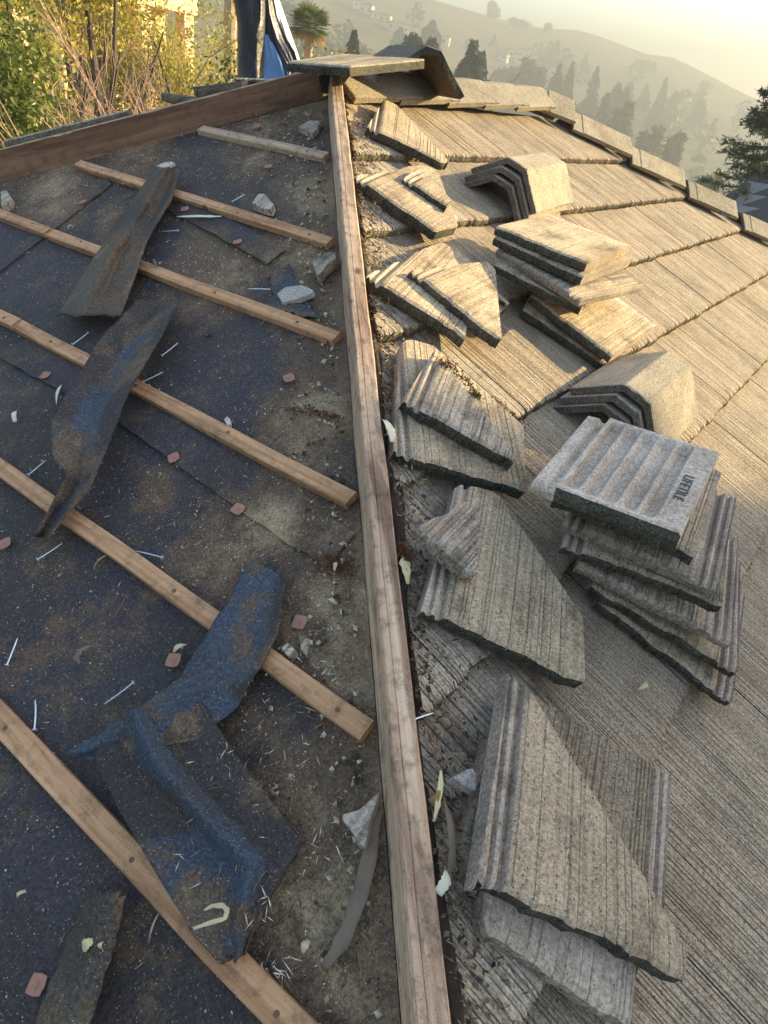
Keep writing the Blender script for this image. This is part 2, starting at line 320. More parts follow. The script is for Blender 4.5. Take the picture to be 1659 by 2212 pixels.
def tile_mesh(name, poly, seed=1, th=.027, ribs='L', jag=.006, mats=None, head=None, foot=None, dens=.62, broken=0., curve=0., amp=.5, butt=1.5, scal=.0004):
    """slab with its grooves, interlock ribs and rough lower edge; top at z=0, u across, v along the grooves"""
    rg = random.Random(seed); u0 = min(p[0] for p in poly); u1 = max(p[0] for p in poly); w = u1-u0
    cols = []; a = 0
    if ribs and 'L' in ribs: cols += [(u, d, 1, 0) for u, d in RIB]; a = .042
    b = w-(.042 if ribs and 'R' in ribs else 0)
    cols += [(a+u, d, 0, g_) for u, d, g_ in grooves(b-a, seed, dens, amp) if a+u < b-.001]
    if ribs and 'R' in ribs: cols += [(w-u, d, 1, 0) for u, d in RIB[::-1]]
    cols = sorted([(0., cols[0][1], cols[0][2], 0)]*(cols[0][0] > 1e-6)+cols+[(w, 0, cols[-1][2], 0)])
    mb = MB(); prev = None; ln = 0
    L = max(p[1] for p in poly)-min(p[1] for p in poly)
    gp_ = 0
    for u, d, zone, gf in cols:
        U = u+u0; sc = scan(poly, min(max(U, u0+1e-6), u1-1e-6)); v0, v1 = sc
        j = jag*(.9+1.3*nz(U*17, seed, 1.5)+.9*nz(U*46, seed, 4.5)+.35*rg.random()); j = max(0., j)
        if v1-v0 > j+.004: v0b = v0+j
        else: v0b = v0
        bk = broken*abs(nz(U*23, seed, 2))*2; v1b = max(v0b+.001, v1-bk)
        rows = [v0b, v0b+min(.009, (v1b-v0b)*.2), v0b+min(.03, (v1b-v0b)*.4), v0b+(v1b-v0b)*.7, v1b]
        if head and v1b > head: rows[3] = head
        if foot and v1b > foot+.05: rows[2] = foot
        mult = [butt, (1+butt)/2.2, 1, 1, 1]; idx = []
        for k, v in enumerate(rows):
            z = -d*(mult[k] if zone == 0 else 1)-((.006, .0015)[k] if k < 2 else 0)-(.003 if head and k == 4 and zone == 0 else 0)+curve*(U-u0-w/2)**2
            idx.append(mb.V((U+(scal*gf/2 if k == 0 and 0 < u < w else 0), v, z)))
        bz = -th+curve*(U-u0-w/2)**2
        f1 = mb.V((U, v0b-rg.uniform(-.001, .003), -th*.5)); f2 = mb.V((U, v0b+rg.uniform(.0, .004), bz)); bb = mb.V((U, v1b, bz))
        cur = idx+[f1, f2, bb]
        if prev:
            q = cur; p = prev; mz = 1 if (zone == 1 and pz == 1) else 0
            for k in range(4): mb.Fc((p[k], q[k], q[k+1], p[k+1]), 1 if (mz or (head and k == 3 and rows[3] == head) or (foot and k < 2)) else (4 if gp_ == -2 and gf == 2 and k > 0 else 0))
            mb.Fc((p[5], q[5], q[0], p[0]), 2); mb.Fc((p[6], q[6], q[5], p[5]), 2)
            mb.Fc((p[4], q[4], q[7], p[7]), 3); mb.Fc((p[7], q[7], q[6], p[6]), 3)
        else: mb.Fc((cur[0], cur[1], cur[2], cur[3], cur[4], cur[7], cur[6], cur[5]), 3)
        prev, pz, gp_ = cur, zone, gf
    p = prev; mb.Fc((p[5], p[6], p[7], p[4], p[3], p[2], p[1], p[0]), 3)
    return mb.mesh(name, (mats or [M_LOOSE, M_CLEAN, M_BUTT, M_UNDCEM])+[M_GROOVE if dens > .7 else M_GROOVEL])

# ------------------------------------------------------------------ the house
house = empty('house', (0, 0, 0)); tag(house, 'house with a half stripped hip roof, bare felt left, grey concrete tiles right', 'house')
EAV = 4.4; e0 = EAV*c; XE = 1.74+1.21*EAV; zE = -EAV*s; HX = 1.74
mb = MB(); mb.box(-e0+.4, XE-.6, -e0+.4, e0-.4, -5.2, zE-.12); link('wall', mb.mesh('wall', M_STUCCO), house)
# slopes with nothing loose on them: behind the ridge and at the far end
def slope(name, pts, m):
    mb = MB(); t = [mb.V(p) for p in pts]; b = [mb.V(Vector(p)-Vector((0, 0, .05))) for p in pts]; mb.Fc(t); mb.Fc(b[::-1])
    for k in range(len(t)): mb.Fc((t[k], b[k], b[(k+1) % len(t)], t[(k+1) % len(t)]))
    return link(name, mb.mesh(name, m), house)
back = slope('rear_slope', [(0, 0, 0), (-e0, e0, zE), (XE, e0, zE), (HX, 0, 0)], M_TILE)
slope('end_slope', [(HX, 0, 0), (XE, e0, zE), (XE, -e0, zE)], M_TILE)
main = slope('tiled_slope', [(0, 0, 0), (HX, 0, 0), (XE, -e0, zE), (-e0, -e0, zE)], M_SOIL)
# courses of tiles on the tiled slope
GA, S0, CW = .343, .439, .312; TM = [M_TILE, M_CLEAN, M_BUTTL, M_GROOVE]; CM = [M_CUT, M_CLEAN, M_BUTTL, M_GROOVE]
variants = [tile_mesh('tile', [(0, 0), (CW-.003, 0), (CW-.003, .41), (0, .41)], 50+k, ribs=None, mats=TM, jag=.005, dens=1.0, amp=1.5, butt=4.2, th=.040, scal=.0022) for k in range(5)]
rt = random.Random(4); TILT = -math.radians(5.0)
for k in range(11):
    sb = S0+GA*k; off = (.0 if k % 2 else CW/2)-.05
    tl = -sb*c; tr = HX+1.21*sb-.08; i = math.floor((tl-off)/CW)-1
    while off+i*CW < tr:
        a = off+i*CW; i += 1; lim = []
        L = min(.41, sb+.02); poly = []
        lo = lambda u: max(0., (a+u-HX+.06)/1.21*1.-sb) if False else 0.
        N = 14
        top = []; bot = []
        for q in range(N+1):
            u = (CW-.003)*q/N; x = a+u
            v1 = min(L, sb+(x-.062)/c); v0 = 0.
            vr = sb-(x-HX-.0)/1.21; 
            if x > HX: v1 = min(v1, L); v0 = max(v0, 0); v1 = v1 if vr > 0 else 0; v1 = v1; 
            if x > HX: 
                # beyond the ridge end the far hip cuts the tile: keep what lies below the hip line
                v1 = min(v1, vr)
            if v1-v0 > .006: top.append((u, v1)); bot.append((u, v0))
        if len(top) < 2: continue
        cut = len(top) < N+1 or any(abs(t[1]-L) > 1e-6 for t in top)
        if cut:
            near = a < 0
            me = tile_mesh('tile', bot+top[::-1], 900+k*40+i, ribs=None, mats=CM if near else TM, jag=.006, dens=.75 if near else 1.0, amp=1.2 if near else 1.5, butt=3. if near else 4.2, th=.040, scal=.0018, broken=.02 if near and rt.random() < .5 else 0)
        else: me = rt.choice(variants)
        M = frame('R', a, -sb, .070+rt.uniform(-.0012, .0012), 0, TILT+rt.uniform(-.002, .002), rt.uniform(-.002, .002))
        link('tile', me, main, M)

# ------------------------------------------------------------------ felt slope
BL = [(640, 960, 120, .9), (590, 1130, 90, 1), (690, 430, 80, .9), (660, 560, 90, 1), (110, 400, 110, .8), (450, 600, 110, .8), (480, 1190, 120, .8), (690, 1290, 90, 1.), (740, 1480, 90, .9),
      (640, 1720, 120, .85), (660, 1950, 130, .9), (720, 2090, 120, .9), (560, 1560, 90, .5), (300, 330, 90, .7), (560, 300, 110, .7), (250, 480, 60, .6), (700, 900, 90, .9), (720, 1150, 80, .8), (330, 1060, 70, .6), (330, 650, 80, .35), (640, 760, 70, .5), (640, 1370, 60, 1.2), (560, 1130, 80, 1)]
def project(P):
    d = np.array(P)-CAM; z = d@fv; return W/2+F*(d@rv)/z, H/2-F*(d@uv_)/z
def dust(P):
    d = np.array(P)-CAM
    if d@fv < .2: return .3
    x, y = project(P); t = .18; hd_ = abs(P[0]-P[1])/1.414; t = max(t, (.62+.5*nz(P[0]*3, P[1]*3, 7))*math.exp(-(hd_/.20)**2))
    for bx, by, r, a in BL: t = max(t, a*math.exp(-((x-bx)**2+(y-by)**2)/(r*r)))
    return min(1, t)
mb = MB(); NA, NS = 130, 120; ds = []
for j in range(NS+1):
    sl_ = EAV*(j/NS)**1.15
    for i in range(NA+1):
        a = -sl_*c+2*sl_*c*i/NA          # EY points to -y: a runs from the far hip to the near hip
        h = .004*nz(a*3, sl_*3, 1)+.003*abs(nz(a*9, sl_*9, 4)) if .02 < sl_ else 0
        P = LP(a, -sl_, h); mb.V(P); ds.append(dust(P))
for j in range(NS):
    for i in range(NA): q = j*(NA+1)+i; mb.Fc((q, q+NA+1, q+NA+2, q+1))
me = mb.mesh('felt_slope', M_FELT, True); me.attributes.new('dust', 'FLOAT', 'POINT').data.foreach_set('value', ds)
feltd = link('felt_slope', me, house)
def lap(pts, up, name='felt_lap'):
    """an overlapping edge of felt: line of image points on the deck, the sheet runs up the slope from it"""
    ab = [hit(x, y, .003, 'L') for x, y in pts]; mb = MB(); rows = []; dd = []
    fine = []
    for (a0, b0), (a1, b1) in zip(ab, ab[1:]):
        for q in range(14): fine.append((a0+(a1-a0)*q/14, b0+(b1-b0)*q/14))
    fine.append(ab[-1])
    for a, b in fine:
        w = .006*nz(a*20, b*20, 3); r = []
        for v, h in ((0, .001), (0, .0075+.003*nz(a*9, b*9, 7)), (.05, .0085), (up, .0065)):
            P = LP(a+up_dir[0]*v, b+w*(v == 0)+up_dir[1]*v, h); r.append(mb.V(P)); dd.append(dust(P))
        rows.append(r)
    for p, q in zip(rows, rows[1:]):
        for k in range(3): mb.Fc((p[k], q[k], q[k+1], p[k+1]))
    me = mb.mesh(name, M_FELT); me.attributes.new('dust', 'FLOAT', 'POINT').data.foreach_set('value', dd)
    return link(name, me, feltd)
up_dir = (0, 1); lap([(0, 775), (255, 913), (500, 1090), (705, 1228)], .09); lap([(361, 455), (470, 512), (579, 573)], .08)
up_dir = (-.6, .3); lap([(0, 590), (120, 495), (241, 400)], .09)
# battens
def batten(p0, p1, m, w=.036, th=.019, h=.021, ext=0, seed=0):
    """p0-p1: image points of the upper top edge"""
    a0, a1 = Vector(hit(*p0, h, 'L')), Vector(hit(*p1, h, 'L')); d = (a1-a0).normalized()
    if p0[0] < 0:
        while a0.x > a0.y*c+.15 and a0.y < 0: a0 = a0-d*.05      # runs on to the far hip, outside the picture
    L = (a1-a0).length+ext
    mb = MB(); N = max(6, int(L/.03)); rg = random.Random(seed); rows = []
    for i in range(N+1):
        x = L*i/N; wob = .0028*nz(x*3.5, seed, 1)
        ch = .003*abs(nz(x*30, seed, 9)); r = [(x, wob, -th), (x, wob, -.0015), (x, wob-.0015, 0), (x, -w+.002+wob+ch*.3, 0), (x, -w+wob, -.002-ch), (x, -w+wob, -th)]
        rows.append([mb.V(p) for p in r])
    for p, q in zip(rows, rows[1:]):
        for k in range(6): mb.Fc((p[k], p[(k+1) % 6], q[(k+1) % 6], q[k])[::-1])
    mb.Fc(rows[0]); mb.Fc(rows[-1][::-1])
    return link('batten', mb.mesh('batten', m), house, frame('L', a0.x, a0.y, h, math.atan2(d.y, d.x)))
batten((440, 270), (712, 328), M_BATG, seed=1); batten((175, 345), (722, 512), M_BAT, seed=2)
batten((-60, 427), (111, 491), M_BAT, seed=3); batten((117, 494), (737, 716), M_BAT, seed=4)
batten((-60, 637), (44, 688), M_BAT, seed=5); batten((50, 691), (770, 1062), M_BAT, seed=6)
batten((-60, 945), (808, 1555), M_BAT, seed=7); batten((-120, 1390), (700, 2232), M_BAT, ext=.25, w=.041, seed=8)
NH = MB(); NH.tube([(0, 0, -.001), (0, 0, .0012)], .0042, 8); NHM = NH.mesh('nail_head', M_RUST)
for bt in [o for o in COL.objects if o.name.startswith('batten')]:
    xs = [v.co.x for v in bt.data.vertices]; x = .12+.1*R0.random()
    while x < max(xs)-.05:
        o = link('nail_head', NHM, bt); o.location = (x, -.018+R0.uniform(-.005, .005), 0); x += R0.uniform(.28, .42)
# nail caps on the felt
mb = MB(); N = 16
for k in range(N): t = 6.2832*k/N; q = 1/max(abs(math.cos(t))**9+abs(math.sin(t))**9, 1e-6)**.111; mb.V((.0125*q*math.cos(t), .0125*q*math.sin(t), .0012))
for k in range(N): t = 6.2832*k/N; mb.V((.0135*math.cos(t), .0135*math.sin(t), 0))
for k in range(8): t = 6.2832*k/8; mb.V((.004*math.cos(t), .004*math.sin(t), .0028))
mb.Fc(range(N)); mb.Fc([N*2+k for k in range(8)])
for k in range(N): mb.Fc((k, N+k, N+(k+1) % N, (k+1) % N))
NCM = mb.mesh('nail_cap', M_NCAP)
for x, y in [(99, 812), (376, 990), (515, 1101), (12, 1175), (625, 818), (179, 438), (400, 453), (514, 524), (273, 396), (376, 1427), (82, 2127), (580, 361), (555, 274), (648, 1345)]:
    a, b = hit(x, y, .008, 'L'); link('nail_cap', NCM, feltd, frame('L', a, b, .0105, R0.uniform(0, 3), R0.uniform(-.1, .1), R0.uniform(-.1, .1)))
# hip boards
def board(name, p0, p1, w, h, m, mtop, seed):
    """from p0 to p1 along the foot of the board, vertical sides"""
    p0, p1 = Vector(p0), Vector(p1); L = (p1-p0).length; x = (p1-p0).normalized(); y = Vector((-x.y, x.x, 0)).normalized(); z = x.cross(y)
    M = Matrix(((x.x, y.x, z.x, p0.x), (x.y, y.y, z.y, p0.y), (x.z, y.z, z.z, p0.z), (0, 0, 0, 1)))
    mb = MB(); N = int(L/.025); rows = []
    for i in range(N+1):
        q = L*i/N; e = .0018*nz(q*5, seed, 2); ch = .004*max(0, nz(q*17, seed, 5)); cr = .006*max(0, nz(q*9, seed, 8)-.1)
        r = [(q, -w/2+e, 0), (q, -w/2+e, h-.006-ch), (q, -w/2+.003+e+ch, h-.001), (q, -w*.18+e, h-.0005), (q, -w*.16+e, h-.0022-cr*.4), (q, -w*.12+e, h-.0004), (q, w/2-.003+e-cr, h), (q, w/2+e, h-.004-cr), (q, w/2+e, 0)]
        rows.append([mb.V(p) for p in r])
    n = len(rows[0])
    for p, q in zip(rows, rows[1:]):
        for k in range(n): mb.Fc((p[k], p[(k+1) % n], q[(k+1) % n], q[k])[::-1], 1 if 2 <= k <= 6 else 0)
    mb.Fc(rows[0]); mb.Fc(rows[-1][::-1])
    return link(name, mb.mesh(name, [m, mtop]), house, M)
dn = Vector((1, -1, 0)).normalized()*.022
hp = lambda t: Vector((-t, -t, -t*PITCH))
hb = board('hip_board', hp(.035)+dn-Vector((0, 0, .01)), hp(3.6)+dn-Vector((0, 0, .01)), .042, .098, M_HIP, M_HIP, 3)
lb = board('hip_board', Vector((-.02, .0, -.012)), Vector((-2.4, 2.38, -2.4*PITCH-.012)), .036, .098, M_HIPD, M_BATG, 11)
lb['label'] = 'reddish brown stained hip board on edge along the far side of the felt'
# ------------------------------------------------------------------ caps
def cap_mesh(name, L=.42, half=.15, drop=.085, top=.032, th=.022, seed=0, mats=None, taper=.0):
    prof = [(-half, -drop), (-top*1.04, -.0012), (-top*.9, 0), (top*.9, 0), (top*1.04, -.0012), (half, -drop)]
    fine = []
    for (a, b), (a2, b2) in zip(prof, prof[1:]):
        nn = 7 if abs(a2-a) > .06 else 2
        fine += [(a+(a2-a)*q/nn, b+(b2-b)*q/nn) for q in range(nn)]
    fine.append(prof[-1]); N = len(fine); rg = random.Random(seed)
    inner = []
    for k, (a, b) in enumerate(fine):
        a0, b0 = fine[max(k-1, 0)]; a1, b1 = fine[min(k+1, N-1)]; nx, nzv = -(b1-b0), (a1-a0); l = math.hypot(nx, nzv); inner.append((a-nx/l*th, b-nzv/l*th))
    mb = MB(); rings = []
    for i, x in enumerate([0, .006, .03, L*.3, L*.6, L-.07, L-.066, L-.03, L-.006, L]):
        e = (.0025 if i in (0, 9) else 0)+(.0035 if i >= 6 else 0); k_ = 1-taper*x/L; ring = []
        for (a, b) in fine: ring.append(mb.V((x+(rg.uniform(-.003, .003) if i in (0, 9) else 0), a*k_, b*k_-e+rg.uniform(-.0008, .0008))))
        for (a, b) in inner: ring.append(mb.V((x, a*k_, b*k_)))
        rings.append(ring)
    for p, q in zip(rings, rings[1:]):
        for k in range(N-1):
            mb.Fc((p[k], q[k], q[k+1], p[k+1])[::-1], 0); mb.Fc((p[N+k], p[N+k+1], q[N+k+1], q[N+k])[::-1], 2)
        mb.Fc((p[0], p[N], q[N], q[0])[::-1], 0); mb.Fc((p[N-1], q[N-1], q[2*N-1], p[2*N-1])[::-1], 0)
    for k in range(N-1):
        mb.Fc((rings[0][k], rings[0][k+1], rings[0][N+k+1], rings[0][N+k])[::-1], 1); r = rings[-1]; mb.Fc((r[k], r[N+k], r[N+k+1], r[k+1])[::-1], 1)
    return mb.mesh(name, mats or [M_CAP, M_CAPEND, M_CAPEND])
RC = cap_mesh('ridge_cap', .43, .145, .078, seed=1)
for x0, x1 in ((-.01, .30), (.30, .65), (.65, .96), (.96, 1.28), (1.28, 1.62)):
    L = .42; z0 = .088+x0*.030
    link('ridge_cap', RC, house, basis((x0-.03*(x0 > .1), .0, z0-.002), (1, 0, .075), (0, 0, 1)))
HD = Vector((1.21, -c, -s)).normalized()
HC = cap_mesh('hip_cap', .43, .125, .085, seed=4)
BR = Vector((HX, 0, 0))
for ke in (.54, .915, 1.32, 1.755, 2.17, 2.58, 3.0, 3.4, 3.8, 4.2, 4.6, 5.0, 5.4):
    o = BR+HD*(ke*1.21)+Vector((0, 0, .165)); link('hip_cap', HC, house, basis(o, -HD+Vector((0, 0, -.075)), (0, 0, 1)))
# short raised cap where the ridge meets the far hip
o = link('hip_cap', cap_mesh('hip_cap', .24, .135, .10, seed=9), house, basis(BR+HD*.21+Vector((0, 0, .178)), -HD+Vector((0, 0, -.12)), (0, 0, 1)))

# ------------------------------------------------------------------ loose tiles
def plane(pts, h, ia, ib, q):
    """image points on a plane through pts[ia] (h above the deck) whose normal leans by q; frame with x along ia-ib"""
    n = (NR+EX*q[0]+UPR*q[1]).normalized(); P0 = RP(*hit(*pts[ia], h), h); out = []
    for x, y in pts:
        d = Vector(ray(x, y)); out.append(Vector(CAM)+d*((P0-Vector(CAM)).dot(n)/d.dot(n)))
    o = out[ia]; M = basis(o, out[ib]-o, n); Mi = M.inverted()
    return [tuple((Mi @ p).xy) for p in out], M
def loose(label, pts, h, ia, ib, seed, group='loose roof tiles lying on the tiled slope', name='roof_tile', cat='roof tile', q=(-.03, .07), th=.033, **kw):
    """a loose tile: image outline of its top face, h above the deck at corner ia; ia-ib is the lower edge"""
    poly, M = plane(pts, h, ia, ib, q)
    return tag(link(name, tile_mesh(name, poly, seed, th=th, **kw), None, M), label, cat, group)
def rect(label, a, b, L, h, seed, q=(0, 0), group='loose roof tiles lying on the tiled slope', **kw):
    poly, M = plane([a, b], h, 0, 1, q); w = poly[1][0]
    return tag(link('roof_tile', tile_mesh('roof_tile', [(0, 0), (w, 0), (w, L), (0, L)], seed, **kw), None, M), label, 'roof tile', group)
G1 = 'tiles in the upper pile'; G2 = 'tiles in the lower pile'
loose('cut tile with bright ribs, nearest the ridge caps', [(795, 270), (830, 213), (857, 226), (970, 348), (956, 350)], .10, 0, 4, 21)
loose('cut tile lying against the hip board under a small broken piece', [(765, 378), (909, 355), (945, 366), (989, 487), (939, 499)], .098, 0, 4, 22)
loose('small broken tile wedge resting on a cut tile beside the hip board', [(872, 382), (901, 364), (920, 371), (980, 436), (966, 446)], .128, 0, 4, 23, name='tile_fragment', cat='tile fragment')
loose('broad cut tile with long bright rib lying underneath a triangular one', [(793, 592), (951, 522), (967, 528), (1020, 565), (1006, 730)], .10, 0, 4, 24)
loose('triangular cut tile with green lichen in the middle, on a broader tile', [(887, 581), (1056, 564), (1069, 569), (1084, 731), (1076, 733)], .132, 0, 4, 25)
loose('short broken tile end showing an orange fracture behind the triangular tile', [(1074, 672), (1073, 622), (1086, 632), (1101, 655), (1084, 676)], .10, 0, 4, 26, name='tile_fragment', cat='tile fragment', ribs=None)
# upper pile
rect('bottom tile of the upper pile, sticking out lowest', (1131, 668), (1309, 790), .385, .085, 31, (-.02, .04), ribs=None, group=G1)
rect('second tile from the bottom of the upper pile, wide sunlit face', (1147, 638), (1322, 770), .395, .112, 32, (-.067, .12), ribs=None, head=.36, group=G1)
rect('fourth tile from the top of the upper pile', (1069, 570), (1256, 665), .385, .135, 33, (-.05, .22), ribs=None, group=G1)
rect('brown smooth edged tile with two pale ribs, third from the top of the upper pile', (1072, 535), (1254, 643), .385, .150, 34, (-.04, .28), ribs='R', group=G1, mats=[M_CUT, M_CLEAN, M_UNDCEM, M_UNDCEM])
rect('second tile from the top of the upper pile', (1067, 510), (1257, 598), .39, .172, 35, (-.04, .32), ribs=None, group=G1)
rect('topmost tile of the upper pile', (1072, 488), (1267, 568), .388, .195, 36, (-.038, .345), ribs=None, head=.365, group=G1)
# lower pile
rect('bottom tile of the lower pile by the frame edge', (1293, 1302), (1583, 1522), .36, .086, 41, (-.03, .06), ribs='R', group=G2)
rect('second tile from the bottom of the lower pile', (1279, 1268), (1596, 1455), .35, .108, 42, (-.06, .14), ribs='R', group=G2)
rect('pale ribbed tile edge, third from the bottom of the lower pile', (1250, 1217), (1583, 1390), .33, .134, 43, (-.10, .22), ribs='R', group=G2, mats=[M_CUT, M_CLEAN, M_UNDCEM, M_UNDCEM], jag=.002)
rect('mossy edged tile in the middle of the lower pile', (1216, 1175), (1563, 1312), .32, .158, 44, (-.12, .32), ribs='L', group=G2)
rect('brown edged tile with lug, third from the top of the lower pile', (1218, 1125), (1553, 1272), .32, .180, 45, (-.13, .36), ribs='LR', group=G2, mats=[M_CUT, M_CLEAN, M_UNDCEM, M_UNDCEM], jag=.002)
rect('second tile from the top of the lower pile, face up with mossy grooves', (1195, 1075), (1500, 1200), .31, .205, 46, (-.14, .42), ribs=None, group=G2)
# upside down tile on top of the lower pile
gp, GM = plane([(1148, 1030), (1473, 1152), (1315, 900)], .228, 0, 1, (-.15, .50)); w = gp[1][0]; Lg = gp[2][1]
mb = MB(); T = .033; us = [0, .004, .030, .036, .048, .052]; prof = [(0, -.020), (.004, -.012), (.028, -.010), (.036, -.018), (.046, -.018), (.050, 0), (.058, 0), (.062, -.017)]
ribu = [.068+(w-.14)*q for q in (.16, .42, .68, .94)][:4]; PD = -.017
for r in ribu: prof += [(r-.010, PD), (r-.003, -.003), (r+.003, -.003), (r+.012, PD)]
prof += [(w-.055, PD), (w-.048, -.001), (w-.004, 0), (w, -.005)]
vs = [0, .006, .018, .03, Lg-.045, Lg-.03, Lg-.012, Lg-.002]; rows = []
for j, v in enumerate(vs):
    row = []
    for u, z in prof:
        inner = .060 <= u <= w-.054
        if inner and j in (0, 1, 2): z = -.001 if j < 2 else -.004
        if inner and j in (6, 7): z = -.001
        if inner and j == 4 and z > -.005: z = -.006
        if j in (0,): z -= .002
        row.append(mb.V((u, v+.0025*nz(u*40, j, 3)*(j in (0, 7)), z)))
    rows.append(row)
for p, q in zip(rows, rows[1:]):
    for k in range(len(prof)-1): mb.Fc((p[k], p[k+1], q[k+1], q[k]), 0)
f1 = [mb.V((u, -.004+.006*nz(u*35, 1, 5), -T*.55)) for u, z in prof]; f2 = [mb.V((u, -.002+.008*nz(u*35, 9, 5), -T)) for u, z in prof]; bk = [mb.V((u, Lg, -T)) for u, z in prof]
for k in range(len(prof)-1):
    mb.Fc((f1[k], f1[k+1], rows[0][k+1], rows[0][k]), 1 if k > 4 else 0); mb.Fc((f2[k], f2[k+1], f1[k+1], f1[k]), 1 if k > 4 else 0)
    mb.Fc((rows[-1][k], rows[-1][k+1], bk[k+1], bk[k]), 0); mb.Fc((bk[k], bk[k+1], f2[k+1], f2[k]), 0)
mb.Fc((f2[0], f1[0])+tuple(r[0] for r in rows)+(bk[0],)); mb.Fc(tuple([f2[-1], f1[-1]]+[r[-1] for r in rows]+[bk[-1]])[::-1])
up = link('roof_tile', mb.mesh('roof_tile', [M_UND, M_BUTT]), None, GM)
tag(up, 'upside down tile with three underside ribs and stamped lettering, topmost of the lower pile', 'roof tile', G2)
tc = bpy.data.curves.new('lettering', 'FONT'); tc.body = 'LIFETILE'; tc.size = .028; tc.extrude = .0006; tc.space_character = 1.05
to = bpy.data.objects.new('lettering', tc); COL.objects.link(to); bpy.context.view_layer.update()
tm = bpy.data.meshes.new_from_object(to.evaluated_get(bpy.context.evaluated_depsgraph_get())); bpy.data.objects.remove(to); tm.materials.clear(); tm.materials.append(M_INK)
M_TXT = Matrix.Translation((w-.040, Lg*.60, .0006)) @ Matrix.Rotation(-math.pi/2, 4, 'Z') @ Matrix.Diagonal((.9, 1., 1, 1))
to = link('lettering', tm); to.parent = up; to.matrix_basis = M_TXT
# cut tiles down the side of the hip board
loose('large cut tile half covered by a triangular one, middle of the hip board', [(851, 978), (866, 745), (880, 730), (937, 747), (1131, 920), (1139, 1062)], .10, 0, 5, 51)
loose('triangular cut tile with a strip of brown moss, on a larger tile', [(870, 866), (942, 750), (957, 777), (1114, 984), (1112, 998)], .133, 0, 4, 52, mats=[M_CUT, M_CLEAN, M_BUTT, M_UNDCEM])
loose('long cut tile with a mossy black lower edge under a small wedge', [(912, 1318), (990, 1042), (1075, 1064), (1262, 1335), (1264, 1472), (1226, 1466)], .105, 0, 5, 53)
loose('small pale wedge of broken tile on the long cut tile', [(905, 1135), (1012, 1079), (1035, 1099), (1032, 1236), (1020, 1236)], .150, 0, 4, 54, name='tile_fragment', cat='tile fragment', th=.036, mats=[M_CUT, M_CLEAN, M_CUT, M_CUT], jag=.002)
loose('lowest large tile with nail hole and far rib at its right, under another cut tile', [(1046, 2012), (1100, 1478), (1450, 1672), (1374, 2232)], .10, 0, 3, 55, ribs='R', mats=[M_DUSKY, M_CLEAN, M_CUT, M_UNDCEM], jag=.003, q=(0, 0), foot=.10, dens=.8)
loose('narrow broken tile sliver sticking out left of the two lowest tiles', [(1030, 1930), (1002, 1808), (1062, 1590), (1085, 1650)], .085, 0, 3, 57, ribs=None, name='tile_fragment', cat='tile fragment', mats=[M_CUT, M_CLEAN, M_CUT, M_UNDCEM], q=(0, 0), jag=.002)
loose('large cut tile nearest the camera with a long double rib on its left', [(1035, 1917), (1103, 1450), (1150, 1497), (1486, 2050), (1490, 2124)], .147, 0, 4, 56, q=(-.01, .0), th=.036)
# ------------------------------------------------------------------ loose caps
def cap_pile(n, a0, a1, h, roll, labels, group, seed, half=.15, drop=.10, gap=.034, L=.42):
    pa, pb = Vector(hit(*a0, h)), Vector(hit(*a1, h)); d = pb-pa
    for k in range(n):
        me = cap_mesh('ridge_tile', L, half, drop, .040, .02, seed+k)
        M = frame('R', pa.x-.012*k, pa.y, h-gap*k, math.atan2(d.y, d.x)) @ Matrix.Rotation(roll, 4, 'X')
        tag(link('ridge_tile', me, None, M), labels[k], 'ridge tile', group)
cap_pile(3, (1118, 352), (1210, 338), .222, -.12, ['outermost of three nested ridge tiles in the smaller pile near the ridge', 'middle one of three nested ridge tiles near the ridge', 'innermost of three nested ridge tiles near the ridge'], 'nested ridge tiles near the ridge', 61)
cap_pile(3, (1378, 850), (1474, 770), .222, -.12, ['outermost of the nested ridge tiles beside the lower pile', 'middle of the nested ridge tiles beside the lower pile', 'innermost of the nested ridge tiles beside the lower pile'], 'nested ridge tiles beside the lower pile', 71)
# two loose on the apex
P = [at(620, 132, 2.72), at(756, 142, 2.6), at(892, 108, 3.05), at(690, 103, 3.2)]
xd = (P[1]-P[0]).normalized(); M = basis(P[0], xd, Vector((-.12, -.06, 1)))
me = tile_mesh('roof_tile', [(0, 0), ((P[1]-P[0]).length, 0), ((P[1]-P[0]).length+.08, .42), (.0, .42)], 81, ribs=None, th=.03, mats=[M_CAP, M_CLEAN, M_BUTT, M_BUTTL], jag=.002)
tag(link('roof_tile', me, None, M), 'flat tile lying across the apex where the hip boards meet', 'roof tile')
pa = at(938, 103, 3.05)
me = cap_mesh('ridge_tile', .42, .17, .115, .03, .022, 82, [M_BUTTL, M_BUTT, M_CAPEND])
xx = Vector((.55, .83, .0)); M = basis(pa, xx, Vector((.10, -.07, 1)))
tag(link('ridge_tile', me, None, M), 'arched loose ridge tile, open end toward the camera, perched above the ridge caps', 'ridge tile')

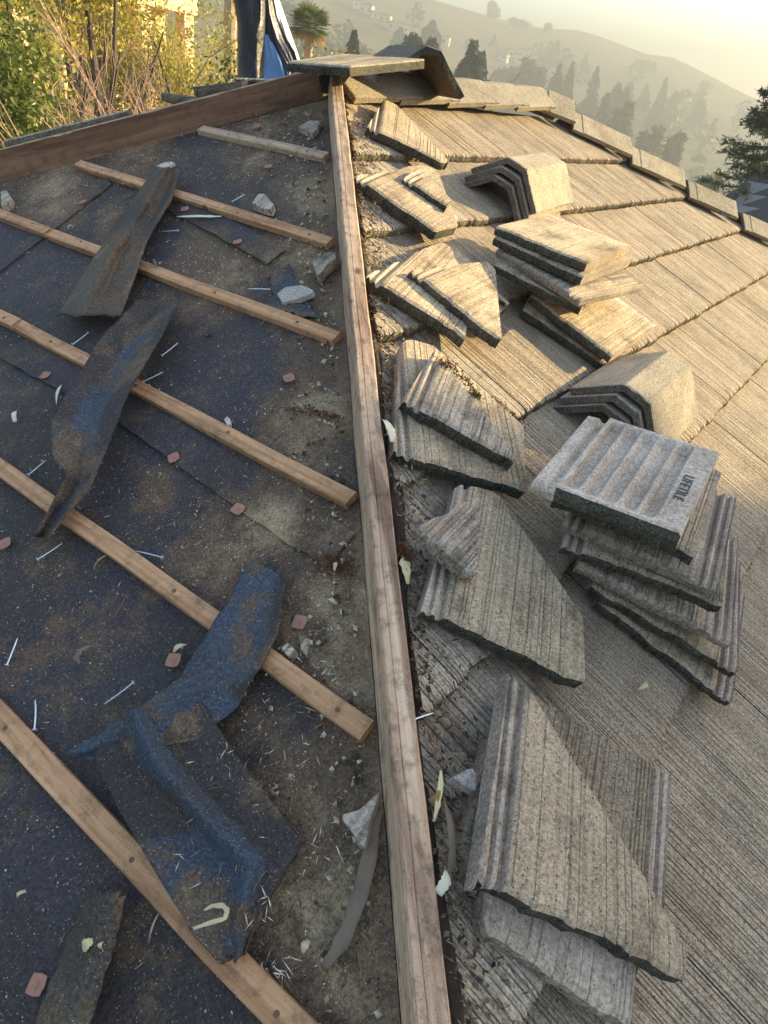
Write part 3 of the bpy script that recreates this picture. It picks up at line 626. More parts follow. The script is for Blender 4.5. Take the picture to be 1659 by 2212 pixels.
# ------------------------------------------------------------------ loose strips of felt
def drape(label, left, right, hf, m, seed, group='loose strips of old felt', nl=44, nw=20, jag=.006, bl=lambda u, v: .5):
    """strip between two image outlines (left and right edge, same count); hf(u, v) = height above the deck"""
    def samp(pl, t):
        x = t*(len(pl)-1); k = min(int(x), len(pl)-2); f = x-k; return (pl[k][0]*(1-f)+pl[k+1][0]*f, pl[k][1]*(1-f)+pl[k+1][1]*f)
    mb = MB(); rows = []; bls = []
    o0 = Vector(hit(*samp([samp(left, .5), samp(right, .5)], .5), .03, 'L'))
    for i in range(nl+1):
        v = i/nl; row = []
        for j in range(nw+1):
            u = j/nw; h = hf(u, v)+.004*nz(u*4, v*6, seed)+.007*abs(nz(u*2.3+v, v*4.5, seed+20)); A, B = samp(left, v), samp(right, v); q = Vector(hit(A[0]*(1-u)+B[0]*u, A[1]*(1-u)+B[1]*u, h, 'L'))
            e = jag*((nz(v*8, seed+j, 3)+.35*nz(v*24, seed+j, 5) if j in (0, nw) else 0)); g = jag*2*(nz(u*5, seed+i, 6)+.4*nz(u*17, seed+i, 2) if i in (0, nl) else 0)
            row.append(mb.V((q.x-o0.x+e, q.y-o0.y+g, h))); bls.append(bl(u, v))
        rows.append(row)
    for p, q in zip(rows, rows[1:]):
        for k in range(nw): mb.Fc((p[k], p[k+1], q[k+1], q[k]))
    me = mb.mesh('felt_strip', m, True); me.attributes.new('bl', 'FLOAT', 'POINT').data.foreach_set('value', bls)
    o = link('felt_strip', me, None, frame('L', o0.x, o0.y, 0, 0))
    md = o.modifiers.new('thick', 'SOLIDIFY'); md.thickness = .003; md.offset = 0; return tag(o, label, 'felt strip', group)
drape('grey brown curled felt strip across the upper battens', [(337, 360), (262, 470), (200, 560), (123, 681)], [(388, 366), (370, 432), (318, 520), (262, 683)],
      lambda u, v: .026+.046*max(0, 1-abs(u-.42)/.45)+.018*(u > .8)*(u-.8)*5+.014*v*math.sin(9*u), M_SCRAPB, 1)
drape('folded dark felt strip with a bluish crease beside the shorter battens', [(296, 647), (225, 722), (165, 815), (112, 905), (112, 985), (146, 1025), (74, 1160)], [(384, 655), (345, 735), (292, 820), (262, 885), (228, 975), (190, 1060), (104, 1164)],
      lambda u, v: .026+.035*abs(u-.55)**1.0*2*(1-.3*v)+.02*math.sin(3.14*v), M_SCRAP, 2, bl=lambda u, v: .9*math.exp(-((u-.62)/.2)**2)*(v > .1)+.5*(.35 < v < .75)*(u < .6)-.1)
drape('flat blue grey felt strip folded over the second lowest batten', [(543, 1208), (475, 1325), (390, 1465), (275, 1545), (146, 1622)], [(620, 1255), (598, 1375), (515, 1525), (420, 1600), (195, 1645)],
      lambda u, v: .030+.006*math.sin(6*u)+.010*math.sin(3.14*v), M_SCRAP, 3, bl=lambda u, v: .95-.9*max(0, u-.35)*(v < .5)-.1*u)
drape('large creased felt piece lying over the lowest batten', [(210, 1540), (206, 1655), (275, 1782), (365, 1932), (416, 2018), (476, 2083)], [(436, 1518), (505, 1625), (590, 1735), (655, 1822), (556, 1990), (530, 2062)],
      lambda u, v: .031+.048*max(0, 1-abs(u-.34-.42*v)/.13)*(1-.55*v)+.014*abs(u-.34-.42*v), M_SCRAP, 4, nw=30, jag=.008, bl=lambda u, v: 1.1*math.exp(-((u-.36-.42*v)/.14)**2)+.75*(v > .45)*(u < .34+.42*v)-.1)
drape('dark mossy felt strip in the bottom corner', [(200, 1920), (150, 2020), (110, 2120), (60, 2260)], [(272, 1936), (248, 2040), (218, 2140), (178, 2260)],
      lambda u, v: .012+.020*math.sin(3.14*u)+.028*u, M_SCRAPB, 5)
drape('small torn bluish felt flap near the top of the hip board', [(582, 600), (590, 640), (560, 660)], [(625, 570), (655, 640), (690, 690)], lambda u, v: .012+.004*math.sin(5*u), M_SCRAP, 6, jag=.014)

# ------------------------------------------------------------------ small loose things on the felt
def nail(label, p0, p1, rusty=False, side='L', h=.010, lift=0):
    a, b = Vector(hit(*p0, h, side)), Vector(hit(*p1, h+lift, side)); d = b-a; L = d.length; mb = MB()
    bend = .0015*R0.uniform(-1, 1)
    pts = [(L*q, bend*math.sin(3.14*q), lift*q) for q in (0, .25, .5, .75, .93, 1)]
    mb.tube(pts, [.0014]*4+[.0011, .0003], 7); mb.tube([(0, 0, 0), (-.0016, 0, 0)], .0042, 9)
    tag(link('nail', mb.mesh('nail', M_RUST if rusty else M_ZINC), None, frame(side, a.x, a.y, h, math.atan2(d.y, d.x))), label, 'nail', 'loose nails on the stripped felt')
NAILS = [('bright nail lying between two lower battens at the left edge', (62, 1025), (100, 993), 0), ('bright nail beside the lower tip of the folded felt strip', (82, 1208), (135, 1173), 0), ('bright nail just above the second lowest batten', (350, 1204), (292, 1190), 0),
         ('bright nail leaning at the edge of the folded felt strip', (310, 824), (352, 803), 0), ('bright nail lying on the folded felt strip', (132, 1010), (152, 968), 0), ('rusty brown nail on dark felt in the middle left', (245, 1335), (276, 1280), 1),
         ('rusty nail standing in tan dust above a batten', (542, 940), (552, 902), 1), ('bright nail at the left edge pointing up', (15, 1436), (38, 1378), 0), ('half rusted nail just above the lowest batten', (74, 1576), (76, 1511), 0),
         ('long bright nail beside the large creased felt piece', (287, 1475), (225, 1521), 0), ('long bright bent nail below the large creased felt piece', (559, 1982), (600, 1897), 0), ('small bright nail left of the folded felt strip', (157, 744), (192, 717), 0),
         ('bright nail on dark felt right of the folded strip', (350, 768), (385, 740), 0), ('bright nail below the second batten from the top', (384, 498), (348, 500), 0), ('bright nail resting against the second batten from the top', (502, 435), (530, 419), 0), ('bright nail left of the pale tile chip', (584, 625), (535, 624), 0)]
for l, a, b, r in NAILS: nail(l, a, b, r)
nail('grey nail poking from debris on the right of the hip board', (868, 1566), (937, 1540), False, 'R', .085)
def blade(label, pts, wpx, m, side='L', h=.012, cat='leaf', name='leaf', group=None, arch=.008, twist=.5, seed=0):
    """leaf or strip along image points, wpx = widths in metres"""
    q = [Vector(hit(*p, h, side)) for p in pts]; o = q[len(q)//2]; mb = MB(); rows = []; n = 5*(len(q)-1)
    for i in range(n+1):
        t = i/n; x = t*(len(q)-1); k = min(int(x), len(q)-2); f = x-k; p = q[k].lerp(q[k+1], f); d = (q[k+1]-q[k]).normalized(); e = Vector((-d.y, d.x))
        x2 = t*(len(wpx)-1); k2 = min(int(x2), len(wpx)-2); w = wpx[k2]+(wpx[k2+1]-wpx[k2])*(x2-k2); w *= 1+.25*nz(t*9, seed, 4)
        z = arch*math.sin(3.14*t); tw = twist*nz(t*3, seed, 1); row = []
        for v in (-1, -.35, .35, 1): row.append(mb.V((p.x-o.x+e.x*w*v/2*math.cos(tw), p.y-o.y+e.y*w*v/2*math.cos(tw), z+w/2*v*math.sin(tw)+abs(w)*.12*abs(v))))
        rows.append(row)
    for p, r in zip(rows, rows[1:]):
        for k in range(3): mb.Fc((p[k], p[k+1], r[k+1], r[k]))
    ob = link(name, mb.mesh(name, m, True), None, frame(side, o.x, o.y, h, 0)); md = ob.modifiers.new('thick', 'SOLIDIFY'); md.thickness = .0008
    return tag(ob, label, cat, group)
GL = 'dry leaves on the felt'
blade('pale curled leaf left of the folded felt strip', [(133, 832), (128, 855), (122, 874)], [.002, .009, .006, .001], M_LEAFP, group=GL)
blade('pale torn leaf by the left edge in shade', [(34, 889), (35, 900), (33, 912)], [.008, .013, .009], M_LEAFP, group=GL)
blade('yellow leaf on the dark lower felt', [(38, 1938), (47, 1933), (56, 1925)], [.004, .006, .005], M_LEAFY, group=GL)
blade('broad yellow leaf lying on the mossy corner strip', [(180, 2052), (195, 2040), (207, 2030)], [.006, .017, .012, .004], M_LEAFY, h=.048, group=GL)
blade('small yellow leaf beside the broad one on the corner strip', [(220, 2050), (224, 2035)], [.002, .008, .002], M_LEAFY, h=.05, group=GL)
blade('yellow leaf above the square nail cap', [(375, 1410), (388, 1402), (403, 1393)], [.003, .011, .009, .002], M_LEAFY, group=GL)
blade('curled brown seed pod on dark felt', [(200, 1394), (180, 1408), (170, 1424), (172, 1434)], [.002, .009, .011, .004], M_LEAFB, name='seed_pod', cat='seed pod')
blade('yellow leaf in the tan dust near the lower hip board', [(655, 2058), (662, 2044), (668, 2032)], [.004, .012, .006], M_LEAFY, group=GL)
blade('small curled yellow leaf near a tuft by the hip board', [(722, 1236), (727, 1225), (722, 1216)], [.003, .009, .004], M_LEAFY, group=GL)
blade('leaf of pale yellow on tan dust below the flat strip', [(710, 1295), (719, 1301), (728, 1306)], [.003, .008, .004], M_LEAFY, group=GL)
blade('small leaf between the upper battens at the left', [(147, 495), (160, 489)], [.002, .007, .003], M_LEAFP, group=GL)
blade('upright curled leaf behind the third batten', [(334, 560), (336, 570), (340, 579)], [.003, .009, .003], M_LEAFB, group=GL, h=.02)
blade('long pale paper like strip below the second batten', [(382, 468), (400, 470), (430, 470), (460, 470), (478, 468)], [.003, .010, .014, .010, .006], M_LEAFP, name='bark_strip', cat='bark strip', arch=.003)
blade('hook shaped yellow stem on the large creased felt', [(418, 2006), (455, 1994), (488, 1985), (494, 1968), (484, 1957), (460, 1957), (442, 1966)], [.004, .006, .007, .006, .003], M_LEAFY, h=.062, name='plant_stem', cat='stem', arch=.004)
blade('long brown curled bark strip lying beside the hip board', [(822, 1745), (806, 1800), (801, 1850), (781, 1935), (747, 2025), (722, 2062), (700, 2088)], [.006, .019, .022, .023, .021, .016, .010], M_LEAFB, h=.016, name='bark_strip', cat='bark strip', arch=.006, seed=5)
blade('thin splinter of orange wood against the second lowest batten', [(203, 1228), (217, 1216), (232, 1199)], [.001, .004, .003], M_BAT, name='wood_splinter', cat='splinter')
blade('thin splinter under the lowest batten', [(322, 2037), (336, 2000), (350, 1962)], [.002, .003, .002], M_BATG, name='wood_splinter', cat='splinter')
GR = 'dry leaves in the debris right of the hip board'
blade('long narrow dry leaf in debris beside the hip board', [(952, 1665), (941, 1720), (936, 1775)], [.004, .010, .009, .004], M_LEAFY, 'R', .09, group=GR)
blade('curled grey leaf below the heart shaped chip', [(958, 1725), (967, 1790), (970, 1850), (966, 1900)], [.003, .012, .012, .004], M_LEAFB, 'R', .09, group=GR)
blade('orange brown curled pod between leaves at the hip board', [(946, 1700), (940, 1720), (930, 1735)], [.004, .007, .013], M_RUSSET, 'R', .092, name='seed_pod', cat='seed pod')
blade('pale broad leaf at the foot of the debris', [(962, 1880), (955, 1905), (944, 1930)], [.004, .016, .013], M_LEAFP, 'R', .092, group=GR)
blade('torn pale leaf stuck against the hip board beside the large cut tile', [(830, 908), (838, 935), (846, 956)], [.012, .022, .010], M_LEAFP, 'R', .095, group=GR)
blade('pale torn leaf in dirt above the small wedge', [(876, 1205), (868, 1225), (880, 1262)], [.010, .024, .006], M_LEAFY, 'R', .085, group=GR)
blade('small brown leaf lying on the sunlit lower tiles', [(1378, 1490), (1388, 1484), (1392, 1472)], [.003, .012, .005], M_LEAFY, 'R', .072, group='dry leaves on tiles')
blade('tiny yellow leaf on the long cut tile', [(1228, 1312), (1234, 1326)], [.003, .008, .003], M_LEAFY, 'R', .108, group='dry leaves on tiles')
def chunk(label, pts, h, th, m, side='L', name='tile_chip', cat='tile chip', group='broken tile chips', seed=0):
    q = [Vector(hit(*p, h, side)) for p in pts]; o = sum(q, Vector((0, 0)))/len(q); q = [o+(p-o)*.86 for p in q]; mb = MB(); rg = random.Random(seed)
    t = [mb.V((p.x-o.x, p.y-o.y, rg.uniform(-.12, .05)*th)) for p in q]; cm = mb.V((rg.uniform(-.003, .003), 0, 0))
    b = [mb.V(((p.x-o.x)*1.08, (p.y-o.y)*1.08, -th)) for p in q]; n = len(q)
    for k in range(n): mb.Fc((t[k], t[(k+1) % n], cm)); mb.Fc((t[k], b[k], b[(k+1) % n], t[(k+1) % n]))
    mb.Fc(b[::-1]); ob = link(name, mb.mesh(name, m), None, frame(side, o.x, o.y, h, 0)); md = ob.modifiers.new('edge', 'BEVEL'); md.width = .0015; md.segments = 1
    return tag(ob, label, cat, group)
chunk('brownish curved chip of tile above the second batten', [(540, 438), (556, 416), (570, 414), (594, 440), (588, 455), (562, 450)], .03, .022, M_CUT)
chunk('pale L shaped chip of tile left of the hip board', [(592, 634), (612, 618), (655, 611), (682, 624), (680, 632), (640, 648), (606, 656)], .026, .016, M_CEM)
chunk('grey blue chip of tile leaning on the hip board', [(668, 555), (700, 543), (727, 537), (729, 555), (704, 575), (688, 596), (681, 594)], .036, .030, M_CUT, seed=3)
chunk('small flat chip of tile near the apex', [(640, 274), (668, 258), (694, 258), (688, 276), (676, 290)], .022, .02, M_CUT)
chunk('small square chip of tile at the end of a broken batten', [(604, 1398), (620, 1384), (641, 1404), (634, 1414), (624, 1424)], .022, .02, M_CUT)
chunk('small pointed chip of tile beside the square one', [(644, 1370), (668, 1377), (666, 1398), (662, 1418), (648, 1404)], .016, .014, M_CUT)
chunk('triangular grooved chip of tile under the hip board', [(826, 1700), (776, 1744), (733, 1756), (736, 1772), (762, 1806), (768, 1828), (790, 1838), (800, 1790)], .035, .02, M_CUT)
chunk('broken tile chip at the far left by the third batten', [(0, 412), (14, 408), (24, 424), (18, 440), (0, 446)], .03, .028, M_CUT)
chunk('thin grey chip at the head of the curled felt strip', [(335, 358), (352, 350), (372, 347), (380, 352), (362, 360), (345, 364)], .028, .01, M_CEM)
chunk('heart shaped pale grey chip in debris right of the hip board', [(975, 1681), (990, 1668), (1003, 1670), (1010, 1657), (1026, 1656), (1034, 1672), (1034, 1700), (1031, 1712), (1005, 1700)], .105, .02, M_CEM, 'R')
chunk('small whitish pebble on the batten dust', [(482, 905), (490, 897), (498, 904), (498, 916), (490, 920)], .016, .012, M_CEM)
chunk('flat leaf shaped chip on dark felt below the third batten', [(438, 720), (455, 712), (458, 720), (446, 726)], .012, .004, M_SCRAP)

# ------------------------------------------------------------------ grit, straw, soil and moss
def scatter(name, pts, size, m, seed, elong=1.0, parent=None):
    rg = random.Random(seed); mb = MB()
    for P, n in pts:
        r = rg.uniform(*size); a = Vector((rg.gauss(0, 1), rg.gauss(0, 1), rg.gauss(0, 1))); a = (a-n*a.dot(n)).normalized(); b = n.cross(a); l = r*elong*rg.uniform(.7, 1.4); w = r*rg.uniform(.5, 1)
        q = [mb.V(P+a*l*.5), mb.V(P+b*w*.5+n*r*.1), mb.V(P-a*l*.5), mb.V(P-b*w*.5), mb.V(P+n*r*rg.uniform(.3, .7)+a*l*rg.uniform(-.2, .2))]
        for k in range(4): mb.Fc((q[k], q[(k+1) % 4], q[4]))
    o = link(name, mb.mesh(name, m), parent); return tag(o, kind='stuff')
rg = random.Random(11); pts = []
while len(pts) < 9000:
    sl_ = .1+2.6*rg.random()**.7; a = rg.uniform(-min(sl_*c, 1.2), sl_*c-.03); P = LP(a, -sl_, .006)
    if rg.random() < .08+.92*dust(P)**1.5: pts.append((P, NL))
scatter('tile_grit', pts, (.0022, .0055), M_CHIP, 1)
pts = []
while len(pts) < 350:      # pieces of rubble close to the hip boards
    sl_ = .15+2.3*rg.random(); a = sl_*c-.03-abs(rg.gauss(0, .09)); pts.append((LP(a, -sl_, .007), NL))
scatter('tile_rubble', pts, (.006, .015), M_CHIP, 2)
pts = []
for bx, by, r in ((430, 1800, 130), (500, 1430, 60), (560, 1950, 80), (690, 1800, 100), (620, 1600, 120), (700, 1450, 60), (600, 2100, 60), (450, 1650, 120), (300, 1200, 200)):
    for k in range(22):
        x, y = bx+rg.gauss(0, r*.5), by+rg.gauss(0, r*.5); on = 240 < x < 600 and 1560 < y < 2000; h = .05 if on else .012; q = hit(x, y, h, 'L')
        if q[0] < -q[1]*c-.02: pts.append((LP(*q, h), NL))
scatter('straw_bits', pts, (.0012, .0026), M_STRAW, 3, 9.)
pts = []
for k in range(1600):
    sl_ = .25+2.4*rg.random(); a = -sl_*c+.05+abs(rg.gauss(0, .07)); pts.append((RP(a, -sl_, .062+.006*rg.random()), NR))
scatter('soil_crumbs', pts, (.004, .012), M_CRUMB, 4)
pts = [(RP(rg.uniform(-1.6, 1.), -rg.uniform(.5, 2.5), .0), NR) for k in range(0)]
pts = []
for k in range(1300):
    sl_ = .25+2.4*rg.random()
    if nz(sl_*3.1, 4, 2) < -.15 and rg.random() < .7: continue
    a = -sl_*c+.05+abs(rg.gauss(0, .06)); pts.append((RP(a, -sl_, .070+.012*rg.random()), NR))
scatter('leaf_litter', pts, (.0022, .0045), M_LITTER, 5, 5.)
pts = []
while len(pts) < 1500:
    sl_ = .15+2.5*rg.random()**.8; a = sl_*c-.03-abs(rg.gauss(0, .45)); P = LP(a, -sl_, .008)
    if rg.random() < .15+.85*dust(P): pts.append((P, NL))
scatter('needle_litter', pts, (.0014, .0030), M_LITTER, 6, 7.)
# bank of dark soil between board and cut tiles
mb = MB(); rows = []
for i in range(150):
    t = .25+i*.02; row = []; amp = max(0, .6+1.2*nz(t*4, 2, 9)) if t > .4 else .5
    for j in range(9):
        u = .047+.10*j/8*(.5+amp*.6); P = hp(t)+Vector((1, -1, 0)).normalized()*0; a = -t+u*.9; b = -t/c+u*.15
        z = .040+.034*amp*math.exp(-((j-2)/2.6)**2)+.006*nz(t*40, j, 1)-(0.03 if j == 8 else 0)
        row.append(mb.V(RP(a, b, z)))
    rows.append(row)
for p, q in zip(rows, rows[1:]):
    for k in range(8): mb.Fc((p[k], q[k], q[k+1], p[k+1])[::-1])
tag(link('soil_bank', mb.mesh('soil_bank', M_SOIL)), kind='stuff')
def moss(label, pts, h, m, side='R', n=70, r=.012, seed=0, blade_l=.006):
    """a tuft spread along image points"""
    rg = random.Random(seed); q = [Vector(hit(*p, h, side)) for p in pts]; o = q[0]; mb = MB()
    for k in range(n):
        t = rg.random()*(len(q)-1); i = min(int(t), len(q)-2); p = q[i].lerp(q[i+1], t-i)-o; p = Vector((p.x+rg.gauss(0, r*.5), p.y+rg.gauss(0, r*.5), rg.uniform(-.002, .003)))
        for e in range(4):
            d = Vector((rg.gauss(0, 1), rg.gauss(0, 1), abs(rg.gauss(0, .7)))).normalized()*blade_l*rg.uniform(.6, 1.5); sd = d.cross(Vector((rg.random(), rg.random(), 1))).normalized()*.0016
            mb.Fc((mb.V(p-sd), mb.V(p+sd), mb.V(p+d)))
    return tag(link('moss_clump', mb.mesh('moss_clump', m), None, frame(side, o.x, o.y, h, 0)), label, 'moss')
moss('brown dry moss along the edge of the triangular cut tile', [(948, 782), (975, 790), (1000, 815), (1020, 840)], .137, M_BROWNMOSS, n=190, r=.02, seed=1)
moss('brown moss on the right corner of the large cut tile', [(1060, 862), (1095, 890), (1128, 915)], .105, M_BROWNMOSS, n=150, r=.02, seed=2)
moss('small bright green moss tuft on the triangular cut tile', [(1022, 845), (1036, 858)], .112, M_GREENMOSS, n=60, r=.008, seed=3)
moss('brown moss tuft in the middle of the long cut tile', [(1108, 1165), (1130, 1185)], .107, M_BROWNMOSS, n=90, r=.014, seed=4)
moss('brown moss on the lower part of the long cut tile', [(1208, 1300), (1222, 1320), (1215, 1345)], .107, M_BROWNMOSS, n=60, r=.014, seed=5)
moss('brown moss behind the triangular tile by the orange fracture', [(1078, 650), (1090, 660)], .104, M_BROWNMOSS, n=50, r=.012, seed=6)
moss('moss at the corner of the small tile wedge', [(918, 470), (935, 478)], .102, M_BROWNMOSS, n=60, r=.014, seed=7)
moss('dark moss tuft in debris below the hip board end', [(866, 1180), (880, 1200), (872, 1225)], .09, M_BROWNMOSS, n=120, r=.018, seed=8)
moss('brown moss tuft on felt beside the hip board', [(690, 1215), (720, 1222), (745, 1212)], .012, M_BROWNMOSS, 'L', 130, .02, 9)
moss('brown moss along the felt above the dusty batten end', [(620, 885), (680, 890), (735, 905)], .010, M_BROWNMOSS, 'L', 120, .012, 10)

# ------------------------------------------------------------------ behind the far hip board, and the wrapped chimney
def slab(label, P0, P1, wdir, wd, th, seed, m):
    d = Vector(P1)-Vector(P0); me = tile_mesh('roof_tile', [(0, 0), (d.length, 0), (d.length, wd), (0, wd)], seed, ribs=None, th=th, mats=[m, M_CLEAN, M_BUTTL, M_BUTTL], jag=.004)
    z = d.normalized().cross(Vector(wdir)); tag(link('roof_tile', me, None, basis(P0, d, z)), label, 'roof tile', 'tiles left beyond the far hip board')
slab('long grey tile lying along the top of the far hip board', at(4, 303, 3.07), at(274, 236, 3.0), (.55, .75, -.1), .16, .045, 91, M_CUT)
slab('dark tile end sticking up beyond the far hip board', at(347, 197, 3.0), at(424, 207, 2.95), (.6, .8, -.1), .2, .03, 92, M_BUTTL)
slab('rough dark tile with a yellow lichen edge near the wrapped chimney', at(415, 188, 2.98), at(520, 175, 2.93), (.6, .8, -.05), .22, .036, 93, M_BUTT)
slab('thin flat tile beside the wrapped chimney', at(505, 167, 3.05), at(598, 170, 3.0), (.6, .8, -.05), .25, .016, 94, M_CUT)
def plastic(name, a, b, rough):
    n = NT(name, rough, .5); n.bump(n.noise(9, 4, rough=.6), .5, .02); return n.done(n.mix(n.noise(3, 3), a, b))
M_BLK = plastic('black_sheeting', (.008, .008, .014), (.02, .02, .03), .42); M_BLU = plastic('blue_sheeting', (.10, .20, .40), (.16, .30, .52), .45); M_SLV = plastic('silver_sheeting', (.42, .42, .40), (.62, .60, .55), .4)
ch = empty('wrapped_chimney', at(585, 120, 4.2)-Vector((0, 0, 1.2))); tag(ch, 'square chimney stack wrapped in black and blue plastic sheeting beyond the apex', 'chimney')
CO = ch.location.copy(); VD = Vector((math.cos(YAW+.16), math.sin(YAW+.16), 0)); VR = Vector((VD.y, -VD.x, 0))
def sheet(name, outline, m, depth, seed, par, crease=.012):
    """sheeting: rows of (height, left, right) in metres about the chimney axis, bulging toward the viewer by depth(u)"""
    mb = MB(); rows = []; N = 18; K = 30
    for k in range(K+1):
        t = k/K*(len(outline)-1); i = min(int(t), len(outline)-2); f = t-i; z, l, r_ = [outline[i][q]*(1-f)+outline[i+1][q]*f for q in range(3)]; row = []
        for j in range(N+1):
            u = j/N; x = l+(r_-l)*u; y = depth(u, k/K)+crease*nz(u*3.1+z*2, z*4+seed, seed)+crease*.5*nz(u*9, z*7, seed+3)
            row.append(mb.V(VR*x-VD*y+Vector((0, 0, z))))
        rows.append(row)
    for p, q in zip(rows, rows[1:]):
        for j in range(N): mb.Fc((p[j], p[j+1], q[j+1], q[j]))
    o = link(name, mb.mesh(name, m, True)); o.parent = ch; md = o.modifiers.new('thick', 'SOLIDIFY'); md.thickness = .004; return o
mb = MB(); mb.box(-.13, .0, -.10, .14, -1.2, 1.6, 0, Matrix.Rotation(YAW+.16-math.pi/2, 4, 'Z')); o = link('stack', mb.mesh('stack', M_CAP)); o.parent = ch
sheet('wrap', [(-.6, -.165, .0), (.9, -.16, -.01), (1.12, -.158, -.012), (1.30, -.16, -.01), (1.36, -.172, -.01), (1.42, -.188, -.012), (1.50, -.185, -.02), (1.56, -.15, -.02), (1.75, -.13, -.03)], M_BLK, lambda u, v: .15+.05*math.sin(3.14*u)-.07*(abs(u-.5)*2)**4, 1, ch)
sheet('loose_flap', [(.5, -.03, .16), (.95, -.025, .175), (1.06, -.02, .175), (1.12, -.02, .17), (1.18, -.02, .13), (1.28, -.02, .015)], M_BLU, lambda u, v: .19+.02*math.sin(5*u), 5, ch, .03)
sheet('loose_flap', [(.8, .17, .27), (1.02, .13, .225), (1.18, .075, .16), (1.27, .04, .115), (1.35, .01, .075), (1.45, -.01, .025), (1.53, -.02, -.005)], M_SLV, lambda u, v: .13-.09*u+.012*math.sin(7*u+5*v), 9, ch, .03)
sheet('loose_flap', [(1.12, .10, .13), (1.17, .06, .15), (1.23, .0, .125), (1.27, -.015, .09), (1.36, -.02, .035), (1.46, -.025, .0)], M_BLK, lambda u, v: .185+.02*math.sin(5*u), 14, ch, .02)

# ------------------------------------------------------------------ vegetation
def g3(rg): return max(-1.5, min(1.5, rg.gauss(0, 1)))
def leaf_cloud(mb, cen, rad, n, size, rg, m=0, clumps=26, spread=.30):
    cs = []
    for k in range(clumps):
        d = Vector((rg.gauss(0, 1), rg.gauss(0, 1), rg.gauss(0, 1))).normalized()*rg.uniform(.35, 1.)
        cs.append((Vector((d.x*rad[0], d.y*rad[1], d.z*rad[2])), rg.uniform(.6, 1.3)))
    for k in range(n):
        b, q = rg.choice(cs); p = Vector(cen)+b+Vector((g3(rg)*rad[0]*spread*q, g3(rg)*rad[1]*spread*q, g3(rg)*rad[2]*spread*q))*.8
        a = Vector((rg.gauss(0, 1), rg.gauss(0, 1), rg.gauss(0, 1))).normalized(); e = a.cross(Vector((rg.gauss(0, 1), rg.gauss(0, 1), rg.gauss(0, 1)))).normalized(); l = size*rg.uniform(.6, 1.4)
        mb.Fc((mb.V(p-a*l), mb.V(p+e*l*.42), mb.V(p+a*l), mb.V(p-e*l*.42)), m)
def broad(name, label, cat, base, h, rad, n, size, m, seed, group=None, trunk=.12, low=.15, clumps=30, spread=.3):
    rg = random.Random(seed); o = empty(name, base); tag(o, label, cat, group); mb = MB()
    mb.tube([(0, 0, -.3), (.1*rg.gauss(0, 1), .1*rg.gauss(0, 1), h*.4), (0, 0, h*.75)], [trunk, trunk*.75, trunk*.3], 6)
    for k in range(6):
        a = rg.uniform(0, 6.28); mb.tube([(0, 0, h*rg.uniform(.2, .5)), (math.cos(a)*rad*.5, math.sin(a)*rad*.5, h*rg.uniform(.5, .7)), (math.cos(a)*rad*.8, math.sin(a)*rad*.8, h*rg.uniform(.6, .9))], [trunk*.5, trunk*.3, trunk*.1], 4)
    t = link('trunk', mb.mesh('trunk', M_BARK)); t.parent = o; mb = MB()
    leaf_cloud(mb, (0, 0, h*(low+1)/2), (rad*.85, rad*.85, h*(1-low)/2*.85), n, size, rg, 0, clumps, spread); k = link('crown', mb.mesh('crown', m)); k.parent = o; return o
def conifer(name, label, base, h, r, seed, m=None, n=900, group=None, cat='conifer tree', lens=1.):
    rg = random.Random(seed); o = empty(name, base); tag(o, label, cat, group); mb = MB(); mb.tube([(0, 0, -.5), (0, 0, h*.97)], [h*.022, h*.003], 6); t = link('trunk', mb.mesh('trunk', M_BARK)); t.parent = o
    mb = MB(); ex_ = rg.uniform(.45, .85)
    for k in range(n):
        f = rg.random()**.8; z = h*(.10+.9*f); a = rg.uniform(0, 6.28); rr = r*(1-f)**ex_*rg.uniform(.45, 1.05)*(.75+.75*nz(math.cos(a)*1.5+seed, math.sin(a)*1.5, f*7))+r*.06; d = Vector((math.cos(a), math.sin(a), 0)); e = Vector((-d.y, d.x, 0))
        z0 = z+rr*.12; st = rr*rg.uniform(.1, .7); tip = d*rr+Vector((0, 0, z-rr*rg.uniform(.05, .35))); b = d*st+Vector((0, 0, z0)); w = rr*.28*rg.uniform(.6, 1.3)+h*.007
        up = Vector((0, 0, w*rg.uniform(.2, .9))); mb.Fc((mb.V(b+e*w-up), mb.V(tip), mb.V(b-e*w+up))); mb.Fc((mb.V(b+up), mb.V(tip+e*w*.3), mb.V(b-up-e*w*.2)))
    k = link('crown', mb.mesh('crown', m or M_BLUEGRN)); k.parent = o; return o
def G(P, dz=0): return Vector((P.x, P.y, ground(P.x, P.y)+dz))
def bare(label, base, h, seed, name='bare_shrub', spread=.5, n=9, depth=4, r0=.03, lean=0, m=None, cat='shrub'):
    rg = random.Random(seed); o = empty(name, base); tag(o, label, cat); mb = MB()
    def grow(p, d, L, r, k):
        pts = [p]; 
        for q in range(3): d = (d+Vector((rg.gauss(0, .13), rg.gauss(0, .13), rg.gauss(0, .08)))).normalized(); p = p+d*L/3; pts.append(p)
        r = max(r, .0036); mb.tube(pts, [r, r*.85, r*.72, r*.6], 3 if r < .012 else 5, cap=False)
        if k == 0: return
        for q in range(rg.choice((2, 3, 3, 4))):
            i = rg.choice((1, 2, 3)); nd = (d+Vector((rg.gauss(0, .42), rg.gauss(0, .42), rg.gauss(.12, .3)))).normalized(); grow(pts[i], nd, L*rg.uniform(.55, .8), r*.58, k-1)
    for k in range(n):
        a = rg.uniform(0, 6.28); grow(Vector((.15*math.cos(a), .15*math.sin(a), -.2)), Vector((math.cos(a)*spread*rg.random()+lean, math.sin(a)*spread*rg.random(), 1)).normalized(), h*.42, r0*rg.uniform(.6, 1.1), depth)
    k = link('branches', mb.mesh('branches', m or M_TWIG)); k.parent = o; return o
